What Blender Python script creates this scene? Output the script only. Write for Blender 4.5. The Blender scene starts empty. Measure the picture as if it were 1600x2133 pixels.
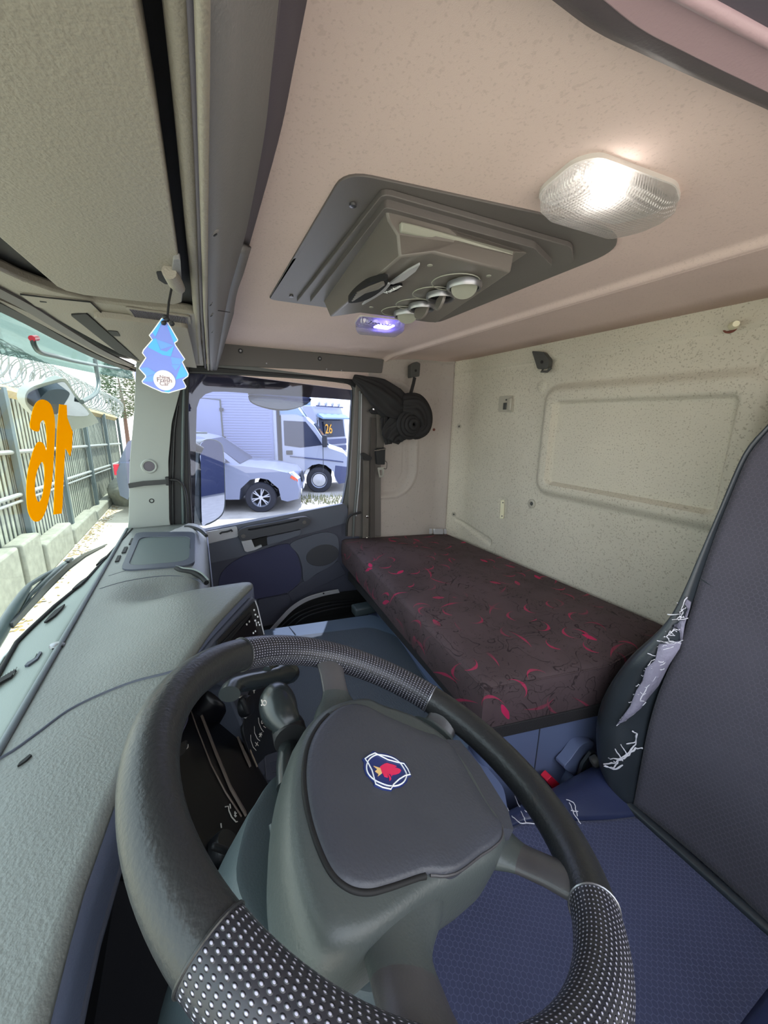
import bpy, bmesh, math, random
from mathutils import Vector, Matrix, geometry
random.seed(7)
V3 = Vector
SC = bpy.context.scene
COL = SC.collection
# ---------------------------------------------------------------- camera model (x away to the passenger door, y to the front, z up)
F, CX, CY = 800.0, 800.0, 1066.5
AX = V3((-0.4366, 0.2161, 0.8733)); 
_r = V3(((2500-CX)/F, -(905-CY)/F, 1.0)); _y = -_r
AX = V3(((400-CX)/F, -(868-CY)/F, 1.0)).normalized()
AY = (_y - AX*(_y.dot(AX))).normalized()
AZ = AX.cross(AY)
if AZ.y < 0: AZ = -AZ
RIGHT = V3((AX.x, AY.x, AZ.x)); UP = V3((AX.y, AY.y, AZ.y)); FWD = V3((AX.z, AY.z, AZ.z))
def ray(p):
    a, b = (p[0]-CX)/F, -(p[1]-CY)/F
    return RIGHT*a + UP*b + FWD
def px(pts, X): return [ray(p)*(X/ray(p).x) for p in pts]
def py(pts, Y): return [ray(p)*(Y/ray(p).y) for p in pts]
def pz(pts, Z): return [ray(p)*(Z/ray(p).z) for p in pts]
def pp(pts, P0, N):
    P0, N = V3(P0), V3(N)
    return [ray(p)*(P0.dot(N)/ray(p).dot(N)) for p in pts]

# ---------------------------------------------------------------- materials
def lin(c):
    r = []
    for x in c:
        x /= 255.0
        r.append(x/12.92 if x <= 0.04045 else ((x+0.055)/1.055)**2.4)
    return (*r, 1.0)
class NT:
    def __init__(s, name):
        s.m = bpy.data.materials.new(name); s.m.use_nodes = True
        s.t = s.m.node_tree; s.t.nodes.clear()
        s.out = s.n('ShaderNodeOutputMaterial')
    def n(s, typ, **kw):
        nd = s.t.nodes.new(typ)
        for k, v in kw.items():
            if k.startswith('_'): setattr(nd, k[1:], v)
        for k, v in kw.items():
            if not k.startswith('_'):
                nd.inputs[int(k[1:]) if k[0] == 'i' and k[1:].isdigit() else k.replace('__', ' ')].default_value = v
        return nd
    def l(s, a, b, oa=0, ib=0):
        s.t.links.new(a.outputs[oa], b.inputs[ib])
    def math(s, op, a, b=None, c=None):
        nd = s.t.nodes.new('ShaderNodeMath'); nd.operation = op
        for i, x in enumerate((a, b, c)):
            if x is None: continue
            if isinstance(x, (int, float)): nd.inputs[i].default_value = x
            else: s.t.links.new(x, nd.inputs[i])
        return nd.outputs[0]
    def mixc(s, fac, a, b):
        nd = s.t.nodes.new('ShaderNodeMix'); nd.data_type = 'RGBA'
        for i, x in ((0, fac), (6, a), (7, b)):
            if isinstance(x, (int, float)): nd.inputs[i].default_value = x
            elif isinstance(x, tuple): nd.inputs[i].default_value = x
            else: s.t.links.new(x, nd.inputs[i])
        return nd.outputs[2]
    def coord(s, kind='Object'):
        return s.n('ShaderNodeTexCoord').outputs[kind]
    def noise(s, scale, detail=2.0, co=None, rough=0.5):
        nd = s.n('ShaderNodeTexNoise', Scale=scale, Detail=detail, Roughness=rough)
        s.t.links.new(co if co is not None else s.coord(), nd.inputs['Vector'])
        return nd.outputs[0]
    def ramp(s, x, lo, hi):
        nd = s.n('ShaderNodeMapRange', i1=lo, i2=hi); s.t.links.new(x, nd.inputs[0]); nd.clamp = True
        return nd.outputs[0]
    def bump(s, h, strength=0.3, dist=0.001, prev=None):
        nd = s.n('ShaderNodeBump', Strength=strength, Distance=dist)
        s.t.links.new(h, nd.inputs['Height'])
        if prev is not None: s.t.links.new(prev, nd.inputs['Normal'])
        return nd.outputs[0]
    def bsdf(s, col, rough=0.5, metal=0.0, normal=None, spec=0.5, **kw):
        nd = s.n('ShaderNodeBsdfPrincipled')
        for key, x in (('Base Color', col), ('Roughness', rough), ('Metallic', metal), ('Specular IOR Level', spec), *kw.items()):
            key = key.replace('__', ' ')
            if isinstance(x, (int, float, tuple)): nd.inputs[key].default_value = x
            else: s.t.links.new(x, nd.inputs[key])
        if normal is not None: s.t.links.new(normal, nd.inputs['Normal'])
        s.t.links.new(nd.outputs[0], s.out.inputs[0])
        return nd
def plain(name, c, rough=0.5, metal=0.0, grain=0.0, gscale=500, var=0.0, spec=0.5, gdist=0.0008):
    t = NT(name); col = lin(c)
    if var:
        d = tuple(x*(1-var) for x in col[:3])+(1,)
        col = t.mixc(t.ramp(t.noise(9, 4), 0.35, 0.65), d, col)
    nrm = t.bump(t.noise(gscale, 2), grain, gdist) if grain else None
    t.bsdf(col, rough, metal, nrm, spec)
    return t.m
def speckle(name, c, dark, gscale=420, thr=(0.62, 0.70), amt=0.45, stain=0.12, rough=0.9):
    t = NT(name)
    base = t.mixc(t.ramp(t.noise(2.5, 5), 0.35, 0.7), lin(c), tuple(x*(1-stain) for x in lin(c)[:3])+(1,))
    f1 = t.math('MULTIPLY', t.ramp(t.noise(gscale*0.28, 3), *thr), amt)
    f2 = t.math('MULTIPLY', t.ramp(t.noise(gscale*0.13, 2), 0.66, 0.70), amt*0.7)
    col = t.mixc(t.math('MAXIMUM', f1, f2), base, lin(dark))
    nrm = t.bump(t.noise(gscale, 3), 0.35, 0.0008)
    t.bsdf(col, rough, 0, nrm, 0.2)
    return t.m
def glassy(name, tint, gloss=0.06, haze=0.0, hazec=(200, 215, 215)):
    t = NT(name)
    tr = t.n('ShaderNodeBsdfTransparent', Color=lin(tint))
    gl = t.n('ShaderNodeBsdfGlossy', Roughness=0.02, Color=(1, 1, 1, 1))
    mx = t.n('ShaderNodeMixShader'); fr = t.n('ShaderNodeLayerWeight', Blend=0.25)
    f = t.math('ADD', t.math('MULTIPLY', fr.outputs['Facing'], gloss), gloss*0.3)
    t.t.links.new(f, mx.inputs[0]); t.l(tr, mx, 0, 1); t.l(gl, mx, 0, 2)
    last = mx
    if haze:
        df = t.n('ShaderNodeBsdfTranslucent', Color=lin(hazec)); d2 = t.n('ShaderNodeBsdfDiffuse', Color=lin(hazec))
        m0 = t.n('ShaderNodeMixShader', i0=0.5); t.l(df, m0, 0, 1); t.l(d2, m0, 0, 2)
        m2 = t.n('ShaderNodeMixShader', i0=haze); t.l(mx, m2, 0, 1); t.l(m0, m2, 0, 2); last = m2
    t.l(last, t.out)
    return t.m
def emis(name, c, st):
    t = NT(name); e = t.n('ShaderNodeEmission', Color=lin(c), Strength=st); t.l(e, t.out); return t.m
def hexfabric(name, c, c2, size=0.016, axes=('x', 'y')):
    t = NT(name)
    sep = t.n('ShaderNodeSeparateXYZ'); t.t.links.new(t.coord(), sep.inputs[0])
    o = {'x': sep.outputs[0], 'y': sep.outputs[1], 'z': sep.outputs[2]}
    X = t.math('MULTIPLY', o[axes[0]], 1/size); Y = t.math('MULTIPLY', o[axes[1]], 1/size)
    def cell(ox, oy):
        a = t.math('SUBTRACT', t.math('FLOORED_MODULO', t.math('ADD', X, ox), 1.0), 0.5)
        b = t.math('SUBTRACT', t.math('FLOORED_MODULO', t.math('ADD', Y, oy), 1.732), 0.866)
        ax, ay = t.math('ABSOLUTE', a), t.math('ABSOLUTE', b)
        return t.math('MAXIMUM', ax, t.math('ADD', t.math('MULTIPLY', ax, 0.5), t.math('MULTIPLY', ay, 0.866)))
    d = t.math('MINIMUM', cell(0, 0), cell(0.5, 0.866))
    edge = t.ramp(d, 0.40, 0.49)
    col = t.mixc(t.ramp(t.noise(5, 4), 0.35, 0.7), lin(c), tuple(x*0.8 for x in lin(c)[:3])+(1,))
    col = t.mixc(t.math('MULTIPLY', edge, 0.55), col, lin(c2))
    nrm = t.bump(t.noise(900, 2), 0.5, 0.001, t.bump(edge, 0.35, -0.002))
    t.bsdf(col, 0.85, 0, nrm, 0.2, Sheen__Weight=0.15)
    return t.m
def perforated(name, c, dot, nu, nv):
    t = NT(name)
    sep = t.n('ShaderNodeSeparateXYZ'); t.t.links.new(t.coord('UV'), sep.inputs[0])
    X = t.math('MULTIPLY', sep.outputs[0], nu); Y = t.math('MULTIPLY', sep.outputs[1], nv)
    def cell(o):
        a = t.math('SUBTRACT', t.math('FLOORED_MODULO', t.math('ADD', X, o), 1.0), 0.5)
        b = t.math('SUBTRACT', t.math('FLOORED_MODULO', t.math('ADD', Y, o), 1.0), 0.5)
        return t.math('SQRT', t.math('ADD', t.math('MULTIPLY', a, a), t.math('MULTIPLY', b, b)))
    d = cell(0)
    m = t.ramp(d, 0.23, 0.14)
    col = t.mixc(m, lin(c), lin(dot))  # pale dot colour paints in the highlight on each bump
    nrm = t.bump(t.ramp(d, 0.36, 0.12), 0.8, 0.0012)
    t.bsdf(col, 0.34, 0, nrm, 0.5)
    return t.m
def mattress_mat():
    t = NT('patterned_mattress_cloth'); co = t.coord()
    base = t.mixc(t.ramp(t.noise(6, 3), 0.4, 0.65), lin((88, 73, 76)), lin((77, 64, 66)))
    wv = t.n('ShaderNodeTexNoise', Scale=11.0, Detail=1.5, Distortion=1.2); t.t.links.new(co, wv.inputs['Vector'])
    line = t.ramp(t.math('ABSOLUTE', t.math('SUBTRACT', wv.outputs[0], 0.5)), 0.009, 0.003)
    line2n = t.n('ShaderNodeTexNoise', Scale=17.0, Detail=2.5, Distortion=2.0); t.t.links.new(co, line2n.inputs['Vector'])
    line2 = t.ramp(t.math('ABSOLUTE', t.math('SUBTRACT', line2n.outputs[0], 0.47)), 0.008, 0.003)
    gate2 = t.ramp(t.noise(12, 1), 0.36, 0.46)
    sp = t.n('ShaderNodeSeparateXYZ'); t.t.links.new(co, sp.inputs[0])
    cx_ = t.math('ADD', sp.outputs[0], t.math('MULTIPLY', sp.outputs[2], 0.75)); cy_ = t.math('SUBTRACT', sp.outputs[1], t.math('MULTIPLY', sp.outputs[2], 0.75))
    cb_ = t.n('ShaderNodeCombineXYZ'); t.t.links.new(cx_, cb_.inputs[0]); t.t.links.new(cy_, cb_.inputs[1])
    def motif(scale, pick, seed):
        ad = t.n('ShaderNodeVectorMath', _operation='ADD'); t.l(cb_, ad); ad.inputs[1].default_value = (seed, seed*0.7, 0)
        vo = t.n('ShaderNodeTexVoronoi', Scale=scale, _voronoi_dimensions='2D'); t.l(ad, vo, 0, 0)
        sc = t.n('ShaderNodeSeparateColor'); t.t.links.new(vo.outputs['Color'], sc.inputs[0])
        sb = t.n('ShaderNodeVectorMath', _operation='SUBTRACT'); t.l(ad, sb); t.t.links.new(vo.outputs['Position'], sb.inputs[1])
        sx = t.n('ShaderNodeSeparateXYZ'); t.l(sb, sx)
        ang = t.math('MULTIPLY', sc.outputs[1], 6.283); ca, sa = t.math('COSINE', ang), t.math('SINE', ang)
        a = t.math('MULTIPLY', t.math('ADD', t.math('MULTIPLY', sx.outputs[0], ca), t.math('MULTIPLY', sx.outputs[1], sa)), scale)
        b = t.math('MULTIPLY', t.math('SUBTRACT', t.math('MULTIPLY', sx.outputs[1], ca), t.math('MULTIPLY', sx.outputs[0], sa)), scale)
        return a, b, t.math('LESS_THAN', sc.outputs[0], pick)
    def arcs_(scale, pick, seed, rad, wid):
        a, b, pk = motif(scale, pick, seed)
        a2 = t.math('ADD', a, rad*0.7)
        ln = t.math('SQRT', t.math('ADD', t.math('MULTIPLY', a2, a2), t.math('MULTIPLY', b, b)))
        w = t.math('MULTIPLY', t.ramp(t.math('ABSOLUTE', b), 0.36, 0.0), wid)
        on = t.math('LESS_THAN', t.math('ABSOLUTE', t.math('SUBTRACT', ln, rad)), w)
        return t.math('MULTIPLY', t.math('MULTIPLY', on, pk), t.math('GREATER_THAN', a2, 0.0))
    a, b, pk = motif(8.0, 0.30, 3.1)
    leaf = t.math('MULTIPLY', t.math('LESS_THAN', t.math('ADD', t.math('MULTIPLY', t.math('ABSOLUTE', a), 1/0.17), t.math('MULTIPLY', t.math('MULTIPLY', b, b), 1/0.006)), 1.0), pk)
    arcs = t.math('MAXIMUM', arcs_(12.0, 0.55, 7.7, 0.35, 0.06), arcs_(7.0, 0.55, 1.3, 0.8, 0.035))
    pink = t.math('MULTIPLY', t.math('MAXIMUM', leaf, t.math('MULTIPLY', arcs, 0.62)), t.ramp(t.noise(5, 2), 0.38, 0.58))
    dark = t.math('MULTIPLY', t.math('MAXIMUM', line, line2), gate2)
    col = t.mixc(t.math('MULTIPLY', dark, 0.75), base, lin((36, 26, 30)))
    col = t.mixc(pink, col, lin((196, 44, 92)))
    nrm = t.bump(dark, 0.5, -0.003, t.bump(t.noise(700, 2), 0.3, 0.0008))
    t.bsdf(col, 0.75, 0, nrm, 0.25)
    return t.m
M = {}
M['ceiling'] = speckle('ceiling_felt', (222, 200, 192), (150, 130, 122), 900, (0.58, 0.70), 0.22, 0.08)
M['wall'] = speckle('rear_wall_vinyl', (208, 201, 185), (130, 120, 104), 700, (0.58, 0.66), 0.5, 0.14)
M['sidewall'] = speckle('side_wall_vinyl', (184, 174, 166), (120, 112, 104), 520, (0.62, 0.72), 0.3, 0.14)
M['console'] = plain('console_grey_plastic', (132, 125, 114), 0.55, grain=0.6, gscale=330, gdist=0.0012)
M['console_face'] = plain('console_face_plastic', (114, 112, 112), 0.55, grain=0.5, gscale=330, gdist=0.001)
M['console_dark'] = plain('console_dark_plastic', (84, 78, 88), 0.6, grain=0.2)
M['shadow_black'] = plain('black_plastic_and_shade', (14, 14, 15), 0.7)  # for black parts, and to paint the shade inside slots and gaps
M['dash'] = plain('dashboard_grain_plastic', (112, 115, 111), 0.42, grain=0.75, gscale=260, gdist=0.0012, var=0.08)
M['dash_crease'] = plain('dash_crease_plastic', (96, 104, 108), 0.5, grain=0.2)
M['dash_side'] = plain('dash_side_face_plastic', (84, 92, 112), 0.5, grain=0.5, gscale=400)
M['dash_strip'] = plain('defroster_strip_plastic', (134, 144, 138), 0.5, grain=0.25, gscale=500)
M['dash_dark'] = plain('dark_dash_plastic', (66, 70, 82), 0.5, grain=0.3)
M['dash_tray'] = plain('dash_tray_rubber', (82, 92, 90), 0.55, grain=0.2)
M['black'] = plain('black_plastic', (24, 25, 28), 0.4, grain=0.2)
M['gloss_black'] = plain('gloss_black_panel', (10, 10, 15), 0.28, spec=0.25)
M['post_grey'] = plain('door_post_grey', (112, 106, 102), 0.6, grain=0.2)
M['trim_black'] = plain('rubber_seal_black', (28, 28, 30), 0.6)
M['pillar'] = plain('pillar_grey_plastic', (142, 146, 142), 0.55, grain=0.2)
M['door_dark'] = plain('door_dark_panel', (72, 74, 88), 0.5, grain=0.2, var=0.1)
M['door_mid'] = plain('door_grey_panel', (88, 92, 104), 0.45, grain=0.2)
M['door_fabric'] = plain('door_navy_cloth', (62, 64, 92), 0.9, grain=0.4, gscale=900)
M['door_frame'] = plain('door_frame_grey', (96, 98, 96), 0.45)
M['rail_panel'] = plain('rail_panel_grey', (92, 88, 86), 0.55, grain=0.2)
M['seat_fabric'] = hexfabric('seat_hex_cloth', (70, 74, 102), (100, 107, 136), 0.0095)
M['back_fabric'] = hexfabric('backrest_hex_cloth', (78, 76, 86), (96, 94, 106), 0.0095, ('x', 'z'))
M['vinyl'] = plain('seat_black_vinyl', (48, 54, 60), 0.35, grain=0.3, gscale=300, var=0.2)
M['vinyl_blue'] = plain('seat_navy_vinyl', (50, 58, 92), 0.35, grain=0.3, gscale=300, var=0.2)
M['torn'] = plain('torn_vinyl_backing', (150, 146, 166), 0.8, grain=0.8, gscale=120, gdist=0.003, var=0.3)
M['thread'] = plain('white_vinyl_backing', (226, 224, 232), 0.8)
M['mattress'] = mattress_mat()
M['bunk'] = plain('bunk_blue_grey_plastic', (104, 116, 150), 0.45, grain=0.2)
M['lip'] = plain('ribbed_black_webbing', (40, 38, 40), 0.8, grain=0.6, gscale=200, gdist=0.002)
M['handle_dark'] = plain('handle_dark_plastic', (64, 65, 71), 0.45, grain=0.2)
M['tunnel'] = plain('tunnel_rubber_mat', (70, 78, 86), 0.6, grain=0.8, gscale=240, gdist=0.0015)
M['tunnel_edge'] = plain('tunnel_edge_vinyl', (88, 102, 120), 0.4, grain=0.2)
M['floor'] = plain('black_floor_mat', (22, 23, 28), 0.8, grain=0.3)
M['leather'] = plain('wheel_black_leather', (38, 39, 40), 0.38, grain=0.6, gscale=260, gdist=0.0008)
M['perf'] = perforated('perforated_leather', (40, 40, 46), (176, 174, 190), 112, 38)
M['hub'] = plain('wheel_hub_plastic', (74, 80, 79), 0.42, grain=0.45, gscale=330, gdist=0.0007)
M['pad'] = plain('airbag_pad_plastic', (66, 68, 76), 0.45, grain=0.5, gscale=280, gdist=0.0009, var=0.12)
M['spoke_grey'] = plain('worn_spoke_plastic', (84, 82, 84), 0.35, grain=0.2, var=0.4)
M['shroud'] = plain('column_shroud_plastic', (62, 72, 75), 0.45, grain=0.25)
M['chrome'] = plain('chrome', (222, 222, 224), 0.12, 1.0)
M['silver'] = plain('silver_plastic', (206, 206, 210), 0.3, 0.4)
M['steel'] = plain('brushed_steel', (150, 150, 154), 0.35, 0.9)
M['acgrey'] = plain('ac_unit_grey_plastic', (110, 104, 99), 0.32, grain=0.12)
M['acframe'] = plain('ac_frame_grey_plastic', (98, 93, 91), 0.42, grain=0.15)
M['acvane'] = plain('ac_vane_grey', (150, 150, 138), 0.5, grain=0.4, gscale=200)
M['belt'] = plain('seat_belt_webbing', (98, 92, 86), 0.8, grain=0.5, gscale=300, var=0.2)
M['belt_dark'] = plain('belt_dark_webbing', (74, 68, 64), 0.8, grain=0.5, gscale=300)
M['curtain'] = plain('black_curtain_cloth', (30, 28, 29), 0.85, grain=0.3, gscale=600)
M['clip'] = plain('dark_clip_plastic', (72, 72, 70), 0.5)
M['clear'] = plain('grey_bracket_plastic', (176, 170, 156), 0.35)
M['cream'] = plain('cream_plastic', (238, 232, 200), 0.4)
M['red'] = plain('red_button', (232, 40, 70), 0.35)
M['white'] = plain('white_print', (236, 238, 240), 0.5)
M['icon'] = plain('icon_print', (210, 206, 200), 0.5)
M['glass'] = glassy('window_glass', (240, 248, 246), 0.035)
M['door_glass'] = glassy('door_window_glass', (226, 232, 248), 0.10)
M['smoke'] = glassy('smoked_acrylic', (100, 96, 98), 0.08, 0.22, (120, 114, 114))
M['visor'] = glassy('green_tinted_acrylic', (180, 190, 187), 0.06, 0.22, (120, 150, 146))
def decal_mat():
    t = NT('yellow_decal_film'); a = t.n('ShaderNodeBsdfDiffuse', Color=lin((250, 196, 10))); b = t.n('ShaderNodeBsdfTranslucent', Color=lin((250, 196, 10)))
    m = t.n('ShaderNodeMixShader', i0=0.5); t.l(a, m, 0, 1); t.l(b, m, 0, 2); t.l(m, t.out); return t.m
M['decal'] = decal_mat()
M['mirror'] = plain('mirror_glass', (160, 166, 182), 0.02, 1.0)
M['shell'] = plain('mirror_shell', (70, 80, 80), 0.4)
M['truckskin'] = plain('truck_outer_paint', (210, 214, 214), 0.35)
def lens_mat():
    t = NT('ribbed_lamp_lens'); co = t.coord()
    w = t.n('ShaderNodeTexWave', Scale=70.0); t.t.links.new(co, w.inputs['Vector'])
    w2 = t.n('ShaderNodeTexWave', Scale=70.0, _bands_direction='Y'); t.t.links.new(co, w2.inputs['Vector'])
    nrm = t.bump(t.math('MULTIPLY', w.outputs[1], w2.outputs[1]), 0.8, 0.002)
    a = t.n('ShaderNodeBsdfTransparent', Color=(0.95, 0.95, 0.95, 1)); b = t.n('ShaderNodeBsdfGlossy', Roughness=0.15)
    c = t.n('ShaderNodeBsdfTranslucent', Color=(0.9, 0.88, 0.86, 1))
    for x in (b, c): t.t.links.new(nrm, x.inputs['Normal'])
    m1 = t.n('ShaderNodeMixShader', i0=0.28); t.l(a, m1, 0, 1); t.l(c, m1, 0, 2)
    m2 = t.n('ShaderNodeMixShader', i0=0.25); t.l(m1, m2, 0, 1); t.l(b, m2, 0, 2); t.l(m2, t.out)
    return t.m
M['lens'] = lens_mat()
M['reflector'] = plain('lamp_reflector', (216, 210, 206), 0.4)

# ---------------------------------------------------------------- object helpers
WORLD = {}
def origin_of(o):
    v = V3((0, 0, 0))
    while o is not None:
        v = v + o.location; o = o.parent
    return v
def tag(o, label=None, cat=None, group=None, kind=None):
    if label: o['label'] = label
    if cat: o['category'] = cat
    if group: o['group'] = group
    if kind: o['kind'] = kind
    return o
def thing(name, label, cat, loc=(0, 0, 0), group=None, kind=None):
    o = bpy.data.objects.new(name, None); COL.objects.link(o); o.location = loc
    o.empty_display_size = 0.05
    return tag(o, label, cat, group, kind)
def fin(name, bm, mat, parent=None, smooth=40, bevel=0.0, seg=2, solid=0.0, sub=0, uvs=None, recalc=True):
    if recalc: bmesh.ops.recalc_face_normals(bm, faces=bm.faces[:])
    me = bpy.data.meshes.new(name); 
    og = origin_of(parent) if parent is not None else V3((0, 0, 0))
    if parent is None:
        c = V3((0, 0, 0))
        for v in bm.verts: c += v.co
        og = c/max(1, len(bm.verts))
        og.z = min((v.co.z for v in bm.verts), default=0)
    for v in bm.verts: v.co -= og
    bm.to_mesh(me); bm.free()
    if smooth:
        me.polygons.foreach_set('use_smooth', [True]*len(me.polygons))
        me.set_sharp_from_angle(angle=math.radians(smooth))
    if mat is not None: me.materials.append(M[mat] if isinstance(mat, str) else mat)
    o = bpy.data.objects.new(name, me); COL.objects.link(o)
    if parent is not None: o.parent = parent
    else: o.location = og
    if solid:
        m = o.modifiers.new('solid', 'SOLIDIFY'); m.thickness = solid; m.offset = 0
    if bevel:
        m = o.modifiers.new('bevel', 'BEVEL'); m.width = bevel; m.segments = seg; m.limit_method = 'ANGLE'; m.angle_limit = math.radians(35); m.use_clamp_overlap = True
        m.harden_normals = False
    if sub:
        m = o.modifiers.new('sub', 'SUBSURF'); m.levels = sub; m.render_levels = sub
    return o
def add_plate(bm, loops, vec):
    vec = V3(vec)
    loops = [[V3(p) for p in L] for L in loops]
    tris = geometry.tessellate_polygon(loops)
    flat = [p for L in loops for p in L]
    a = [bm.verts.new(p) for p in flat]; b = [bm.verts.new(p+vec) for p in flat]
    for t in tris:
        try: bm.faces.new([a[i] for i in t])
        except ValueError: pass
        try: bm.faces.new([b[i] for i in reversed(t)])
        except ValueError: pass
    k = 0
    for L in loops:
        n = len(L)
        for i in range(n):
            j = (i+1) % n
            try: bm.faces.new((a[k+i], a[k+j], b[k+j], b[k+i]))
            except ValueError: pass
        k += n
def plate(name, loops, vec, mat, parent=None, bevel=0.0, seg=2, smooth=35):
    if isinstance(loops[0], Vector) or not hasattr(loops[0][0], '__len__'): loops = [loops]
    bm = bmesh.new(); add_plate(bm, loops, vec)
    bmesh.ops.dissolve_limit(bm, angle_limit=0.02, verts=bm.verts[:], edges=bm.edges[:]) if len(loops) == 1 else None
    return fin(name, bm, mat, parent, smooth, bevel, seg)
def rounded(pts, r, n=5):
    out = []; N = len(pts)
    for i in range(N):
        p0, p1, p2 = V3(pts[i-1]), V3(pts[i]), V3(pts[(i+1) % N])
        rr = r[i] if isinstance(r, (list, tuple)) else r
        a = (p0-p1); b = (p2-p1)
        ra, rb = min(rr, a.length*0.48), min(rr, b.length*0.48)
        s, e = p1+a.normalized()*ra, p1+b.normalized()*rb
        for k in range(n+1):
            t = k/n
            out.append(s*(1-t)**2 + p1*2*t*(1-t) + e*t*t)
    return out
def crom(pts, n=6, closed=False):
    pts = [V3(p) for p in pts]; N = len(pts); out = []
    rng = range(N if closed else N-1)
    for i in rng:
        if closed: p = [pts[(i+k) % N] for k in (-1, 0, 1, 2)]
        else: p = [pts[max(0, i-1)], pts[i], pts[i+1], pts[min(N-1, i+2)]]
        for k in range(n):
            t = k/n
            out.append(0.5*((2*p[1]) + (p[2]-p[0])*t + (2*p[0]-5*p[1]+4*p[2]-p[3])*t*t + (3*p[1]-p[0]-3*p[2]+p[3])*t**3))
    if not closed: out.append(pts[-1])
    return out
def c2(pts, n=5, closed=True):      # smooth a pixel outline
    return [(p.x, p.y) for p in crom([V3((a, b, 0)) for a, b in pts], n, closed)]
def add_tube(bm, path, r, n=10, closed=False, caps=True, flat=1.0, upv=None, uv=None, rfun=None, twist=0.0):
    path = [V3(p) for p in path]; N = len(path)
    T = []
    for i in range(N):
        a = path[i-1] if (i > 0 or closed) else path[i]
        b = path[(i+1) % N] if (i < N-1 or closed) else path[i]
        T.append((b-a).normalized() if (b-a).length > 1e-9 else V3((0, 0, 1)))
    ref = V3(upv) if upv is not None else (V3((0, 0, 1)) if abs(T[0].z) < 0.9 else V3((0, 1, 0)))
    rings = []; u = None
    for i in range(N):
        if upv is not None: u = ref - T[i]*ref.dot(T[i])
        else:
            u = ref - T[i]*ref.dot(T[i]); ref = u.normalized()
        u = u.normalized(); w = T[i].cross(u)
        rr = r[i] if isinstance(r, (list, tuple)) else r
        ring = []
        for k in range(n):
            a = 2*math.pi*k/n + twist*i
            m = rfun(i/(N-1 if N > 1 else 1), a) if rfun else 1.0
            ring.append(bm.verts.new(path[i] + u*(math.cos(a)*rr*flat*m) + w*(math.sin(a)*rr*m)))
        rings.append(ring)
    lay = bm.loops.layers.uv.verify() if uv else None
    for i in range(N if closed else N-1):
        A, B = rings[i], rings[(i+1) % N]
        for k in range(n):
            f = bm.faces.new((A[k], A[(k+1) % n], B[(k+1) % n], B[k]))
            if uv:
                us = (i/(N-1), i/(N-1), (i+1)/(N-1), (i+1)/(N-1)); vs = (k/n, (k+1)/n, (k+1)/n, k/n)
                for lp, a, b in zip(f.loops, us, vs): lp[lay].uv = (a*uv, b)
    if caps and not closed:
        bm.faces.new(list(reversed(rings[0]))); bm.faces.new(rings[-1])
def tube(name, path, r, mat, parent=None, n=10, **kw):
    bm = bmesh.new(); add_tube(bm, path, r, n, **kw); return fin(name, bm, mat, parent, 50, recalc=True)
def strap(name, path, w, wdir, th, mat, parent=None):
    path = [V3(p) for p in path]; wd = V3(wdir).normalized(); bm = bmesh.new(); rows = []
    N = len(path)
    for i, p in enumerate(path):
        t = (path[min(N-1, i+1)]-path[max(0, i-1)]).normalized(); nn = t.cross(wd).normalized()
        ww = w[i] if isinstance(w, (list, tuple)) else w
        rows.append([bm.verts.new(p+wd*ww/2*a+nn*th/2*b) for a, b in ((-1, -1), (1, -1), (1, 1), (-1, 1))])
    for i in range(N-1):
        for k in range(4): bm.faces.new((rows[i][k], rows[i][(k+1) % 4], rows[i+1][(k+1) % 4], rows[i+1][k]))
    bm.faces.new(rows[0][::-1]); bm.faces.new(rows[-1])
    return fin(name, bm, mat, parent, 40)
def add_box(bm, c, s, R=None):
    c = V3(c); vs = []
    for x in (-1, 1):
        for y in (-1, 1):
            for z in (-1, 1):
                p = V3((x*s[0]/2, y*s[1]/2, z*s[2]/2))
                if R is not None: p = R @ p
                vs.append(bm.verts.new(c+p))
    for f in ((0, 1, 3, 2), (4, 6, 7, 5), (0, 4, 5, 1), (2, 3, 7, 6), (0, 2, 6, 4), (1, 5, 7, 3)): bm.faces.new([vs[i] for i in f])
def box(name, c, s, mat, parent=None, R=None, bevel=0.0, seg=2):
    bm = bmesh.new(); add_box(bm, c, s, R); return fin(name, bm, mat, parent, 35, bevel, seg)
def add_grid(bm, rows, closed_u=False, uv=False):
    vs = [[bm.verts.new(p) for p in r] for r in rows]
    lay = bm.loops.layers.uv.verify() if uv else None
    for i in range(len(vs)-1):
        m = len(vs[i])
        for j in range(m if closed_u else m-1):
            bm.faces.new((vs[i][j], vs[i][(j+1) % m], vs[i+1][(j+1) % m], vs[i+1][j]))
    return vs
def gridobj(name, rows, mat, parent=None, solid=0.0, smooth=40, sub=0, closed_u=False):
    bm = bmesh.new(); add_grid(bm, rows, closed_u); return fin(name, bm, mat, parent, smooth, solid=solid, sub=sub)
def add_lathe(bm, prof, o, ax, n=24, caps=True):
    o, ax = V3(o), V3(ax).normalized()
    u = ax.orthogonal().normalized(); w = ax.cross(u); rings = []
    for r, h in prof:
        rings.append([bm.verts.new(o+ax*h+(u*math.cos(2*math.pi*k/n)+w*math.sin(2*math.pi*k/n))*max(r, 1e-5)) for k in range(n)])
    for a, b in zip(rings, rings[1:]):
        for k in range(n): bm.faces.new((a[k], a[(k+1) % n], b[(k+1) % n], b[k]))
    if caps:
        bm.faces.new(rings[0][::-1]); bm.faces.new(rings[-1])
def lathe(name, prof, o, ax, mat, parent=None, n=24, caps=True, smooth=35):
    bm = bmesh.new(); add_lathe(bm, prof, o, ax, n, caps); return fin(name, bm, mat, parent, smooth)
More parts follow.
